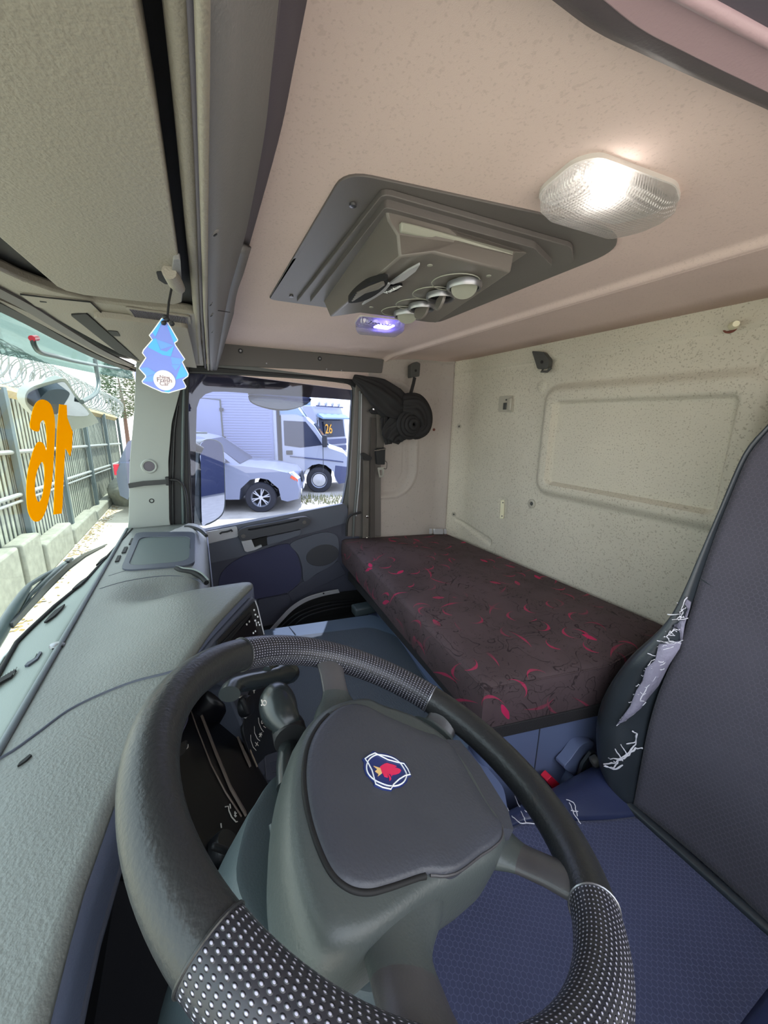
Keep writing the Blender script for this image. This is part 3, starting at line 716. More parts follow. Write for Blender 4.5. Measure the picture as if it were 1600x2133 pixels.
def on_b(L, off=0.0): return pp(c4(L), BP+BN*(off+0.003), BN)
bm = bmesh.new()
crease = on_b([(595, 408), (560, 440), (500, 495), (440, 535), (375, 588)])
strap('silver_blade', [on_b([(594, 408)])[0], on_b([(565, 432)])[0], on_b([(520, 465)])[0], on_b([(490, 480)])[0]], [0.001, 0.012, 0.014, 0.006], (0.2, 1, 0), 0.003, 'silver', ac)
strap('silver_blade', [on_b([(382, 558)])[0], on_b([(420, 530)])[0], on_b([(450, 508)])[0], on_b([(478, 480)])[0]], [0.001, 0.010, 0.013, 0.008], (0.2, 1, 0), 0.003, 'silver', ac)
intake = plate('intake_grille', on_b(c2([(330, 552), (350, 520), (395, 485), (440, 470), (475, 468), (470, 490), (430, 525), (380, 548)], 3), 0.006), -BN*0.008, 'shadow_black', ac)
bm = bmesh.new()
for k in range(5):
    t = k/4
    add_tube(bm, on_b([(345+18*t, 545-30*t), (390+18*t, 515-22*t), (440+15*t, 500-25*t), (462, 485-10*t)], 0.0065), 0.0016, 6)
fin('slats', bm, 'acgrey', intake)
bd = plate('brand_plate', rounded(on_b([(458, 518), (478, 492), (528, 486), (532, 492), (508, 510), (465, 520)], 0.001), 0.003, 2), -BN*0.003, 'gloss_black', ac)
pA, pB = on_b([(468, 517), (524, 490)], 0.002); pC = on_b([(470, 497)], 0.002)[0]
text('brand_lettering', 'Maxidam', 0.0125, (pA+pB)/2, pB-pA, pC-pA, 'white', bd)
def vent(c4c, r, kind):
    o = on_b([c4c], 0.0)[0]; v = None
    prof = [(r*1.0, 0.0), (r*1.02, 0.006), (r*0.95, 0.010), (r*0.84, 0.009), (r*0.80, 0.001)]
    v = lathe('vent', prof, o-BN*0.001, BN, 'steel', ac, 36)
    lathe('vent_bowl', [(r*0.78, 0.004), (r*0.6, 0.003), (0.0001, 0.002)], o-BN*0.001, BN, 'shadow_black', v, 28, caps=False)
    u = V3((1, 0, 0)); u = (u-BN*u.dot(BN)).normalized(); w = BN.cross(u)
    if kind == 'closed':
        tilt = (BN*0.8 - u*0.45 + V3((0, 0.25, 0))).normalized()
        lathe('vent_flap', [(r*0.74, -0.002), (r*0.76, 0.0), (r*0.74, 0.003), (0.001, 0.0035)], o+BN*0.005, tilt, 'acvane', v, 28)
    else:
        ss_ = 1 if kind == 'half' else -1
        tilt = (BN*0.25 + u*0.2*ss_ + w*0.9).normalized()
        lathe('vent_flap', [(r*0.72, -0.002), (r*0.74, 0.0), (r*0.72, 0.003), (0.001, 0.003)], o+BN*0.008, tilt, 'acgrey', v, 28)
    rc_ = [o + (u*math.cos(a)+w*math.sin(a))*r*1.35 + V3((0.0, 0.018, 0)) for a in [2*math.pi*i/30 for i in range(30)]]
    tube('vent_dish', [p+BN*0.0006 for p in rc_], 0.0009, 'acvane', ac, 5, closed=True)
for c, r, kd in (((760, 482), 0.029, 'closed'), ((672, 522), 0.026, 'open'), ((602, 562), 0.026, 'half'), ((548, 588), 0.028, 'closed')):
    vent(c, r, kd)
for c in ((347, 187), (119, 526)):
    lathe('frame_screw', [(0.005, 0), (0.005, 0.003), (0.002, 0.004)], pz(c4([c]), 0.288)[0], (0, 0, -1), 'steel', ac, 12)
for c in ((632, 413), (850, 452), (415, 568)):
    lathe('body_screw', [(0.004, 0), (0.004, 0.001)], on_b([c])[0], BN, 'acvane', ac, 12)

# ================================================================ ceiling lamps
lamp = thing('ceiling_lamp', 'large lit ceiling lamp with ribbed clear lens above the mattress', 'ceiling lamp', (0.385, -0.51, 0.26))
lo = rounded([V3((0.428, -0.425, 0.288)), V3((0.372, -0.415, 0.288)), V3((0.352, -0.43, 0.288)), V3((0.343, -0.56, 0.288)), V3((0.36, -0.602, 0.288)), V3((0.400, -0.605, 0.288)), V3((0.440, -0.585, 0.288)), V3((0.445, -0.44, 0.288))], 0.012, 4)
lc = sum(lo, V3((0, 0, 0)))/len(lo)
def sk(L, k, z): return [V3((lc.x+(p.x-lc.x)*k, lc.y+(p.y-lc.y)*k, z)) for p in L]
plate('base', sk(lo, 1.02, 0.287), (0, 0, 0.006), 'reflector', lamp)
loft('lens', [sk(lo, 1.0, 0.286), sk(lo, 0.98, 0.272), sk(lo, 0.84, 0.262), sk(lo, 0.45, 0.258)], 'lens', lamp, smooth=60)
M['bulb'] = emis('lit_bulb', (255, 250, 242), 7.0)
bl = pz([(1262, 392)], 0.272)[0]
box('bulb', bl, (0.022, 0.030, 0.010), 'bulb', lamp, bevel=0.004)
lamp2 = thing('ceiling_lamp', 'small ceiling lamp with bluish light beyond the air conditioner', 'ceiling lamp', (1.165, -0.545, 0.27))
l2p = rounded(pz([(740, 676), (751, 662), (838, 671), (844, 680), (826, 692), (744, 685)], 0.284), 0.012, 4); lc = sum(l2p, V3((0, 0, 0)))/len(l2p)
plate('base', sk(l2p, 1.02, 0.288), (0, 0, 0.006), 'reflector', lamp2)
loft('lens', [sk(l2p, 1.0, 0.288), sk(l2p, 0.98, 0.272), sk(l2p, 0.90, 0.266), sk(l2p, 0.5, 0.265)], 'lens', lamp2, smooth=60)
M['bulb_blue'] = emis('lit_bulb_blue', (120, 110, 255), 4.0)
box('bulb', pz([(800, 680)], 0.275)[0], (0.05, 0.05, 0.006), 'bulb_blue', lamp2, bevel=0.003)
text('lens_marking', 'Jokon', 0.03, pz([(792, 675)], 0.2645)[0], (0, -1, 0), (1, 0, 0), 'clip', lamp2)

# ================================================================ fittings on the rear wall
def pw(c, d=0.0): return py([c], RY+d)[0]
def wall_clip(c, label):
    p = pw(c, 0.0075); t = thing('coat_hook', label, 'hook', p)
    plate('body', rounded(py([(c[0]-16, c[1]-20), (c[0]+8, c[1]-18), (c[0]+20, c[1]-2), (c[0]+18, c[1]+15), (c[0]-4, c[1]+18)], RY+0.012), 0.008, 3), (0, 0.022, 0), 'clip', t, 0.005)
    tube('hook', py([(c[0]+2, c[1]+14), (c[0]-4, c[1]+22), (c[0]+8, c[1]+22), (c[0]+16, c[1]+14)], RY+0.03), 0.005, 'clip', t, 8)
    lathe('screw', [(0.006, 0), (0.006, 0.002)], py([(c[0]-3, c[1]+2)], RY+0.034)[0], (0, 1, 0), 'shadow_black', t, 12)
    return t
wall_clip((1132, 752), 'dark grey clip hook screwed high on the rear wall')
br = thing('latch_bracket', 'small clear latch bracket on the rear wall left of the moulded panel', 'bracket', pw((1055, 842)))
plate('plate', rounded(py([(1042, 826), (1070, 824), (1069, 859), (1040, 858)], RY+0.003), 0.006, 3), (0, 0.006, 0), 'clear', br, 0.002)
box('slot', pw((1052, 846), 0.010), (0.020, 0.006, 0.030), 'clip', br, bevel=0.002)
box('tongue', pw((1063, 842), 0.012), (0.018, 0.012, 0.055), 'clear', br, bevel=0.003)
lathe('screw', [(0.004, 0), (0.004, 0.002)], pw((1055, 833), 0.0095), (0, 1, 0), 'clip', br, 10)
sl = thing('cream_slot', 'cream slotted strip in a recess low on the rear wall', 'slot plate', pw((1047, 1060)))
plate('strip', rounded(py([(1044, 1041), (1051, 1041), (1050, 1080), (1042, 1080)], RY+0.001), 0.006, 4), (0, 0.003, 0), 'cream', sl, 0.001)
for c in ((1048, 1047), (1046, 1075)): lathe('screw', [(0.003, 0), (0.003, 0.0015)], pw(c, 0.004), (0, 1, 0), 'clip', sl, 10)
def on_wall(c):
    d = ray(c); best = None
    for i in range(400):
        s = 1.0+(SB-1.0)*i/399; q = wall_pt(s, 0, 0); e = abs(q.y/q.x-d.y/d.x)
        if best is None or e < best[0]: best = (e, s)
    s = best[1]; q = wall_pt(s, 0, 0); z = d.z*q.x/d.x
    n = (wall_pt(s, z, 1)-wall_pt(s, z, 0)); h = rear_h(s, z)
    return wall_pt(s, z, h+0.003), n
def button(c, r, label, mat='clear', d=0.001, inner='clip'):
    p_, n_ = on_wall(c); t = thing('wall_plug', label, 'plug', p_)
    lathe('cap', [(r, -0.003), (r, 0.003), (r*0.8, 0.005), (r*0.5, 0.0045), (r*0.45, 0.002)], p_, n_, mat, t, 24)
    lathe('screw', [(r*0.4, 0.002), (r*0.36, 0.0035)], p_, n_, inner, t, 12)
button((957, 888), 0.011, 'upper small screw cap beside the seam of the rear wall')
button((946, 1071), 0.013, 'lower small screw cap beside the seam, just above the mattress')
button((1109, 1049), 0.020, 'ringed screw cap below left of the moulded wall panel')
tag(lathe('round_plug', [(0.018, 0), (0.018, 0.003), (0.015, 0.004)], pw((1581, 643), 0.008), (0, 1, 0), 'clear', None, 28), 'round grey plug in the top strip of the rear wall near the seat', 'plug')
hl = thing('cable_grommet', 'brown hole with cream cable stub in the rear wall top strip', 'grommet', pw((1526, 679)))
M['rust'] = plain('rusty_brown', (112, 62, 50), 0.7)
lathe('hole', [(0.017, 0.0), (0.017, 0.003), (0.013, 0.003), (0.010, -0.006)], pw((1523, 680), 0.007), (0, 1, 0), 'rust', hl, 20)
tube('cable_stub', [pw((1526, 679), 0.006), pw((1530, 678), 0.03), pw((1534, 674), 0.05)], [0.010, 0.010, 0.007], 'cream', hl, 12)
sp = thing('silver_catch', 'small silver catch on the wall corner behind the far mattress end', 'catch', px([(912, 1107)], 1.70)[0])
for a, b in ((896, 901), (904, 924), (926, 931)):
    plate('plate', px([(a, 1102), (b, 1102), (b, 1113), (a, 1113)], 1.655 if a > 890 else 1.7), (0.01, 0, 0), 'silver', sp, 0.003)
tag(lathe('rust_screw', [(0.007, 0), (0.007, 0.002), (0.004, 0.003)], px([(904, 895)], 1.728)[0], (-1, 0.3, 0), 'rust', None, 14), 'rusty screw head on the side wall behind the black curtain', 'screw')

# ================================================================ curtain gathered in the corner, with hook and strap
ck = thing('curtain_hook', 'grey plastic hook on the side wall holding the gathered black curtain', 'hook', px([(866, 770)], 1.68)[0])
plate('body', rounded(px([(856, 760), (868, 753), (876, 757), (874, 784), (856, 787)], 1.675), 0.006, 3), (0.03, 0, 0), 'clip', ck, 0.005)
lathe('screw', [(0.006, 0), (0.006, 0.002)], px([(866, 772)], 1.674)[0], (-1, 0, 0), 'shadow_black', ck, 12)
tag(strap('curtain_tie', px([(864, 786), (861, 800), (855, 822), (846, 850), (838, 868)], 1.655), 0.016, (0, 1, 0.3), 0.004, 'trim_black'), 'black tie strap hanging from the hook round the curtain', 'strap')
cu = thing('curtain', 'black cloth curtain bunched up and tied in the corner behind the passenger door', 'curtain', px([(840, 860)], 1.62)[0])
def folds(k, amp, ph=0.0): 
    return lambda t, a: 1+amp*math.sin(k*a+ph+2.5*t)+amp*0.6*math.sin((k*2+1)*a-3*t+ph)
def cloth(name, pts, X, rad, k, amp, fl=0.7, n=72, ph=0.0):
    P = crom([q for (c, x) in zip(pts, X) for q in px([c], x)], 8)
    R = []
    for i in range(len(P)):
        f = i/(len(P)-1)*(len(rad)-1); j = min(int(f), len(rad)-2); R.append(lerp(rad[j], rad[j+1], f-j))
    bm = bmesh.new(); add_tube(bm, P, R, n, flat=fl, upv=(1, 0, 0), rfun=folds(k, amp, ph))
    return fin(name, bm, 'curtain', cu, 70)
cloth('gathered_length', [(736, 786), (757, 797), (785, 815), (815, 838), (838, 855)], [1.70, 1.69, 1.67, 1.65, 1.64], [0.012, 0.030, 0.060, 0.072, 0.055], 6, 0.11)
cloth('bunched_end', [(838, 848), (862, 850), (876, 868), (878, 888), (866, 898), (848, 890)], [1.63, 1.61, 1.60, 1.60, 1.60, 1.61], [0.052, 0.060, 0.055, 0.045, 0.035, 0.02], 7, 0.10, 0.8, ph=1)
c0 = px([(862, 884)], 1.56)[0]
bm = bmesh.new()
for k in range(4):
    r = 0.016+0.014*k
    P = [c0+V3((0.012*k, math.cos(a)*r*1.0, math.sin(a)*r*1.05)) for a in [2*math.pi*i/40 for i in range(40)]]
    add_tube(bm, P, 0.010, 10, closed=True, flat=1.0)
fin('rosette_folds', bm, 'curtain', cu, 70)
cloth('drooping_tail', [(845, 878), (832, 893), (818, 905), (812, 917)], [1.63, 1.63, 1.64, 1.64], [0.045, 0.060, 0.050, 0.040], 5, 0.16, 0.5, ph=2)
cloth('hanging_flap', [(803, 868), (806, 890), (810, 925)], [1.66, 1.66, 1.66], [0.020, 0.026, 0.018], 4, 0.18, 0.5, ph=0.6)

# ================================================================ B pillar strips and the passenger seat belt
bp = thing('door_post', 'grey door post behind the passenger window carrying the seat belt', 'post', (1.74, -0.80, -0.6), kind='structure')
plate('post_cover', px([(742, 800), (794, 802), (794, 1118), (722, 1118), (726, 1050)], 1.738), (0.02, 0, 0), 'post_grey', bp, 0.004)
tube('weather_strip', px([(750, 815), (749, 900), (745, 1000), (738, 1075), (736, 1118)], 1.728), 0.006, 'door_frame', bp, 8)
tube('pale_edge', px([(753, 820), (752, 900), (749, 1000), (742, 1075)], 1.724), 0.003, 'silver', bp, 6)
tube('grab_bar', crom(px([(722, 1116), (723, 1088), (730, 1074), (745, 1069), (752, 1067)], 1.69), 5), 0.006, 'trim_black', bp, 10)
sb = thing('seat_belt', 'grey passenger seat belt hanging on the door post with buckle tongue', 'seat belt', px([(785, 1000)], 1.69)[0])
def uw(L, x): return px(L, x)
strap('webbing', uw([(791, 860), (792, 880), (793, 905), (792, 932)], 1.690), 0.038, (0, 1, 0), 0.003, 'belt', sb)
strap('webbing', uw([(779, 870), (777, 930), (776, 1000), (776, 1060), (776, 1120)], 1.705), 0.026, (0, 1, 0), 0.003, 'belt_dark', sb)
strap('webbing', uw([(763, 960), (763, 1010), (762, 1060), (761, 1120)], 1.700), 0.030, (0, 1, 0), 0.003, 'belt', sb)
gd = plate('guide_loop', rounded(uw([(770, 855), (777, 848), (800, 856), (798, 864), (775, 862)], 1.685), 0.005, 3), (0.012, 0, 0), 'trim_black', sb, 0.003)
lathe('bolt', [(0.009, 0), (0.009, 0.006), (0.006, 0.008)], uw([(779, 852)], 1.684)[0], (-1, 0, 0), 'chrome', gd, 14)
plate('anchor_loop', rounded(uw([(752, 945), (760, 943), (776, 953), (772, 960), (756, 958)], 1.69), 0.006, 3), (0.012, 0, 0), 'trim_black', sb, 0.003)
bk = plate('buckle_body', rounded(uw([(784, 936), (803, 932), (802, 968), (786, 968)], 1.672), 0.005, 3), (0.02, 0, 0), 'trim_black', sb, 0.004)
tube('buckle_bar', uw([(780, 939), (804, 935)], 1.668), 0.003, 'chrome', bk, 8)
tube('wire_loop', crom(uw([(802, 960), (806, 964), (805, 976), (800, 976)], 1.67), 4), 0.0015, 'trim_black', bk, 6)
tg = plate('tongue', [rounded(uw([(786, 974), (801, 973), (799, 993), (790, 995)], 1.672), 0.004, 3), rounded(uw([(791, 979), (796, 979), (796, 990), (792, 990)], 1.672), 0.002, 2)], (0.003, 0, 0), 'chrome', sb)
lathe('bolt', [(0.007, 0), (0.007, 0.004), (0.004, 0.005)], uw([(765, 1076)], 1.694)[0], (-1, 0, 0), 'chrome', sb, 12)

# ================================================================ mattress, bunk, engine tunnel
mt = thing('mattress', 'dark plum bunk mattress with pink leaf pattern along the rear wall', 'mattress', (1.2, -0.93, -0.74))
A_, B_ = V3((0.617, -0.584, -0.624)), V3((1.74, -0.622, -0.580))
C_, D_ = V3((1.74, -1.245, -0.618)), V3((0.560, -1.262, -0.600))
E_ = V3((0.552, -0.95, -0.624))
def med(u, v):   # u 0 near .. 1 far, v 0 front .. 1 rear
    n0 = A_.lerp(E_, min(1, v/0.55)) if v < 0.55 else E_.lerp(D_, (v-0.55)/0.45)
    f0 = B_.lerp(C_, v)
    return n0.lerp(f0, u)
NU, NV = 60, 36
bm = bmesh.new(); topv = []; TH = 0.128
def cross(w):   # closed ring around the mattress outline at inset/height
    pts = []
    for i in range(NU): pts.append(med(i/NU, 0))
    for i in range(NV): pts.append(med(1, i/NV))
    for i in range(NU): pts.append(med(1-i/NU, 1))
    for i in range(NV): pts.append(med(0, 1-i/NV))
    c = med(0.5, 0.5); out = []
    for p in pts:
        d = (p-c); dl = V3((d.x, d.y, 0)).normalized()
        sx = min(1, 1)
        out.append(V3((p.x-max(-1, min(1, (p.x-c.x)/0.5))*w[0], p.y-max(-1, min(1, (p.y-c.y)/0.28))*w[0], p.z+w[1])))
    return out
prof = [(0.0, -TH), (-0.003, -TH*0.75), (-0.005, -TH*0.5), (-0.003, -0.03), (0.0, -0.014), (0.005, -0.005), (0.014, 0.0), (0.05, 0.004), (0.12, 0.006), (0.22, 0.008)]
rings = [cross(w) for w in prof]
add_grid(bm, rings, True); 
bm.faces.new([bm.verts.new(p) for p in rings[0][::-1]]); bm.verts.ensure_lookup_table()
n0 = len(rings[0]); last = [bm.verts[(len(rings)-1)*n0+i] for i in range(n0)]
bm.faces.new(last)
bmesh.ops.remove_doubles(bm, verts=bm.verts[:], dist=0.0002)
fin('cover', bm, 'mattress', mt, 60)
pipe = [p+V3((0, 0, 0.0)) for p in cross((0.0005, -0.012))]
tube('seam', pipe, 0.0025, 'mattress', mt, 6, closed=True)
bunk = thing('bunk_base', 'blue grey moulded bunk base under the mattress beside the driver seat', 'bunk base', (1.1, -0.9, -1.2))
lp = [V3((0.612, -0.600, -0.753)), V3((0.546, -0.955, -0.753)), V3((0.546, -1.262, -0.753)), V3((1.72, -1.262, -0.753)), V3((1.72, -0.64, -0.753))]
plate('rim', rounded([V3((p.x, p.y, -0.788)) for p in lp], 0.02, 4), (0, 0, 0.035), 'lip', bunk, 0.006)
bo = [V3((0.622, -0.61, -0.788)), V3((0.556, -0.97, -0.788)), V3((0.556, -1.26, -0.788)), V3((1.60, -1.26, -0.788)), V3((1.60, -0.70, -0.788))]
plate('casing', rounded(bo, 0.03, 5), (0, 0, -0.42), 'bunk', bunk, 0.01)
s_ = bo[0].lerp(bo[1], 0.44)
tube('panel_seam', [s_+V3((-0.001, 0, -0.005)), s_+V3((-0.001, 0, -0.14)), s_+V3((-0.001, 0.0, -0.30))], 0.0015, 'dash_dark', bunk, 6)
tag(box('tie_down_lug', V3((0.548, -1.225, -0.70)), (0.05, 0.03, 0.05), 'black', None, bevel=0.008), 'black lug behind the mattress at the foot of the rear wall', 'lug')
tn = thing('engine_tunnel', 'grey rubber covered engine tunnel between the seats', 'engine tunnel', (1.05, -0.3, -1.2))
to = rounded([V3((0.74, 0.02, -0.850)), V3((1.50, 0.02, -0.850)), V3((1.49, -0.22, -0.850)), V3((1.43, -0.655, -0.850)), V3((1.30, -0.695, -0.850)), V3((0.66, -0.60, -0.850))], 0.03, 5)
plate('body', to, (0, 0, -0.35), 'tunnel_edge', tn, 0.025, 4)
plate('rubber_mat', rounded([V3((0.78, 0.0, -0.846)), V3((1.43, 0.0, -0.846)), V3((1.40, -0.25, -0.846)), V3((1.33, -0.60, -0.846)), V3((1.22, -0.67, -0.846)), V3((0.70, -0.59, -0.846))], 0.04, 5), (0, 0, -0.008), 'tunnel', tn, 0.003)
for a, b in (((1.40, -0.30), (1.475, -0.29)),):
    tube('seam', [V3((a[0], a[1], -0.8465)), V3((b[0], b[1], -0.849))], 0.0015, 'dash_dark', tn, 6)
lg = plate('lower_console', rounded(pz([(820, 1512), (905, 1487), (960, 1530), (1050, 1640), (1060, 1700), (960, 1720), (840, 1640)], -0.89), 0.02, 3), (0, 0, -0.25), 'bunk', bunk, 0.01)

# ================================================================ driver seat
TH_ = math.radians(12); SP0 = V3((0.30, -0.88, -0.91)); SN = V3((0, math.cos(TH_), math.sin(TH_))); SU = V3((0, -math.sin(TH_), math.cos(TH_)))
SXC = 0.268
seat = thing('driver_seat', 'driver seat with hexagon patterned cloth and torn black vinyl bolster', 'seat', (0.30, -0.65, -1.2))
inn = crom(pp([(1323, 1675), (1350, 1545), (1380, 1445), (1421, 1342), (1440, 1280), (1464, 1200), (1481, 1150), (1497, 1105), (1528, 1028), (1562, 950), (1600, 903)], SP0, SN), 5)
out = crom(pp([(1300, 1672), (1262, 1620), (1241, 1560), (1237, 1500), (1255, 1440), (1308, 1368), (1388, 1298), (1425, 1236), (1450, 1180), (1488, 1092), (1528, 992), (1558, 932), (1600, 886)], SP0, SN), 5)
hi = [V3((0.36, 0, 0.05)), V3((0.33, 0, 0.09)), V3((0.302, 0, 0.10))]
for L, k in ((inn, 0), (out, 0.012)):
    for h in hi:
        z = h.z+k; L.append(V3((h.x+k*(h.x-SXC)*4, SP0.y-math.tan(TH_)*(z-SP0.z), z)))
def resamp(L, n):
    d = [0]
    for a, b in zip(L, L[1:]): d.append(d[-1]+(b-a).length)
    r = []
    for i in range(n):
        t = d[-1]*i/(n-1); j = max(k for k in range(len(d)) if d[k] <= t+1e-9); j = min(j, len(L)-2)
        r.append(L[j].lerp(L[j+1], (t-d[j])/max(1e-9, d[j+1]-d[j])))
    return r
NS = 60; inn = resamp(inn, NS); out = resamp(out, NS)
def mirx(p): return V3((2*SXC-p.x, p.y, p.z))
def bol_pt(i, t, mir=False):
    w = (out[i]-inn[i]).length; hgt = min(0.05, 0.42*w+0.004)
    p = inn[i].lerp(out[i], t)
    b = hgt*(math.sin(math.pi*min(1, t*1.0))**0.8) if t < 0.55 else hgt*(math.sin(math.pi*0.55)**0.8)*(1-((t-0.55)/0.45)**2.2) - 0.05*((t-0.55)/0.45)**3
    p = p+SN*(b+0.002)
    return mirx(p) if mir else p
for mir in (False, True):
    bl_ = gridobj('bolster', [[bol_pt(i, t/12, mir) for t in range(13)] + [ (mirx(out[i]) if mir else out[i]) - SN*0.12 ] for i in range(NS)], 'vinyl', seat, smooth=60, solid=0.002)
    if not mir: bol = bl_
tube('piping', [bol_pt(i, 0.86)+SN*0.002 for i in range(2, NS-4)], 0.0022, 'vinyl', bol, 6)
tube('seam', [bol_pt(i, 0.0)+SN*0.001 for i in range(0, NS)], 0.0025, 'black', bol, 6)
def back_pt(i, t):
    a = inn[i]; b = mirx(a); p = a.lerp(b, t)
    return p + SN*(0.004-0.012*math.sin(math.pi*t)+0.012*math.exp(-(((p.z+0.62)/0.13)**2)))
gridobj('backrest', [[back_pt(i, t/20) for t in range(21)] for i in range(NS)], 'back_fabric', seat, solid=0.01, smooth=60)
j = min(range(NS), key=lambda k: abs(inn[k].z+0.33))
tube('back_seam', [back_pt(j, t/14)+SN*0.0055-V3((0, 0, 0.10*(t/14))) for t in range(15)], 0.0015, 'vinyl', seat, 6)
bsh = [p-SN*0.03 for p in out]+[mirx(p)-SN*0.03 for p in out[::-1]]
plate('back_shell', [V3(p) for p in bsh], -SN*0.09, 'vinyl', seat, 0.01)
def on_bol(c):   # nearest surface point of the bolster for a pixel
    best = None; d = ray(c)
    for i in range(NS):
        for t in range(0, 21):
            p = bol_pt(i, t/20); q = d*(p.dot(d)/d.dot(d)); e = (p-q).length
            if best is None or e < best[0]: best = (e, q-SN*((q-p).dot(SN)) if False else q)
    return best[1]+(-best[1]).normalized()*0.011
def tear(name, L, mat, par, th=0.003):
    P = [on_bol(c) for c in L]
    bm = bmesh.new(); n = len(P)//2
    left, right = P[:n], P[n:][::-1]
    add_grid(bm, [[a, a.lerp(b, 0.5)+SN*0.002, b] for a, b in zip(left, right)])
    return fin(name, bm, mat, par, 60, solid=th)
c14 = lambda L: [(1000+x/2.287, 1200+y/2.287) for x, y in L]
tear('tear', c14([(985, 110), (940, 190), (925, 240), (880, 285), (850, 330), (835, 400), (790, 440), (775, 500), (745, 545), (715, 620), (650, 710),
                  (690, 690), (765, 630), (800, 580), (850, 520), (900, 420), (950, 345), (962, 315), (968, 270), (975, 225), (1000, 150), (1005, 125)]), 'torn', bol)
random.seed(11)
def strand(L, r=0.0016):
    P = [on_bol(c) for c in c14(L)]
    Q = []
    for a, b in zip(P, P[1:]):
        for k in range(4): Q.append(a.lerp(b, k/4)+V3((random.uniform(-1, 1), random.uniform(-1, 1), random.uniform(-1, 1)))*0.0012)
    add_tube(bmS, Q+[P[-1]], [max(0.0005, r*random.uniform(0.5, 1.3)) for _ in range(len(Q)+1)], 5)
bmS = bmesh.new()
for L in ([(650, 715), (700, 660), (760, 590), (800, 530), (850, 460), (900, 400), (945, 345)], [(690, 690), (740, 650), (790, 600)], [(985, 100), (960, 150), (935, 200), (925, 260), (890, 290), (905, 310), (960, 320)],
          [(895, 185), (960, 180)], [(915, 210), (990, 200)], [(940, 130), (995, 140)], [(880, 290), (850, 290), (825, 320)], [(835, 400), (870, 410), (900, 395)], [(785, 440), (820, 430), (815, 480)], [(745, 545), (790, 545)], [(720, 600), (760, 610)],
          [(845, 340), (890, 330)], [(800, 370), (840, 380), (850, 420)]):
    strand(L, 0.0011)
TL = [(985, 110), (940, 190), (925, 240), (880, 285), (850, 330), (835, 400), (790, 440), (775, 500), (745, 545), (715, 620), (650, 710)]
TR = [(1005, 125), (1000, 150), (975, 225), (968, 270), (962, 315), (950, 345), (900, 420), (850, 520), (800, 580), (765, 630), (690, 690)]
for i in range(34):
    f = random.uniform(0.3, 9.7); k = int(f); a = tuple(lerp(TL[k][q], TL[k+1][q], f-k) for q in (0, 1)); b = tuple(lerp(TR[k][q], TR[k+1][q], f-k) for q in (0, 1))
    t0 = random.uniform(-0.25, 0.3); t1 = t0+random.uniform(0.3, 0.8)
    strand([(lerp(a[0], b[0], t0), lerp(a[1], b[1], t0)+random.uniform(-12, 12)), (lerp(a[0], b[0], (t0+t1)/2), lerp(a[1], b[1], (t0+t1)/2)+random.uniform(-10, 10)), (lerp(a[0], b[0], t1), lerp(a[1], b[1], t1)+random.uniform(-14, 14))], 0.0009)
fin('torn_edges', bmS, 'thread', bol, 60)
bmS = bmesh.new()
for L in ([(590, 905), (640, 915), (660, 880), (700, 860), (740, 820), (775, 820)], [(590, 895), (640, 890), (700, 850), (740, 800), (745, 750), (725, 738)], [(583, 850), (620, 870), (690, 870)], [(668, 800), (700, 850)], [(645, 825), (680, 880)], [(615, 850), (640, 885)], [(595, 905), (650, 920), (680, 900)], [(700, 800), (740, 790)]):
    strand(L, 0.0017)
fin('frayed_tear', bmS, 'thread', bol, 60)
# cushion
def cush(x, y):
    e = abs(x-SXC)
    z = -0.905+0.02*sstep(0.12, 0.20, e)*(1-sstep(0.20, 0.25, e)) - 0.05*sstep(0.225, 0.27, e)**2 + 0.03*sstep(-0.62, -0.25, y) - 0.06*sstep(-0.27, -0.20, y)
    z += 0.006*math.exp(-((y+0.58+0.6*(x-0.30))/0.02)**2)*(1-sstep(0.12, 0.17, e))
    return z
yy = [-0.90+0.02*i for i in range(36)]
FBX = [(-0.92, 0.368), (-0.86, 0.378), (-0.73, 0.422), (-0.60, 0.470), (-0.45, 0.485), (-0.2, 0.485)]
def fabx(y): return interp(y, FBX)
NBX = 0.104
gridobj('cushion', [[V3((x, y, cush(x, y))) for x in [lerp(NBX, fabx(y), i/34) for i in range(35)]] for y in yy], 'seat_fabric', seat, solid=0.008, smooth=60)
for s in (1, -1):
    def xe(y, t): return lerp(fabx(y), 0.525, t) if s == 1 else lerp(NBX, 0.012, t)
    cb = gridobj('cushion_bolster', [[V3((xe(y, t/11), y, cush(xe(y, t/11), y)+0.003+0.014*math.sin(math.pi*t/11))) for t in range(12)]+[V3((xe(y, 1)+s*0.004, y, -1.02))] for y in yy], 'vinyl_blue', seat, solid=0.004, smooth=60)
    if s == 1: cbr = cb
plate('cushion_base', rounded([V3((0.015, -0.90, -0.95)), V3((0.52, -0.90, -0.95)), V3((0.52, -0.22, -0.95)), V3((0.015, -0.22, -0.95))], 0.03, 4), (0, 0, -0.12), 'vinyl', seat, 0.02)
box('pedestal', (SXC, -0.56, -1.13), (0.36, 0.5, 0.16), 'black', seat, bevel=0.02)
tube('crease', [V3((x, -0.872, -0.900)) for x in [SXC-0.23+0.046*i for i in range(11)]], 0.012, 'vinyl', seat, 8)
bm = bmesh.new(); random.seed(5)
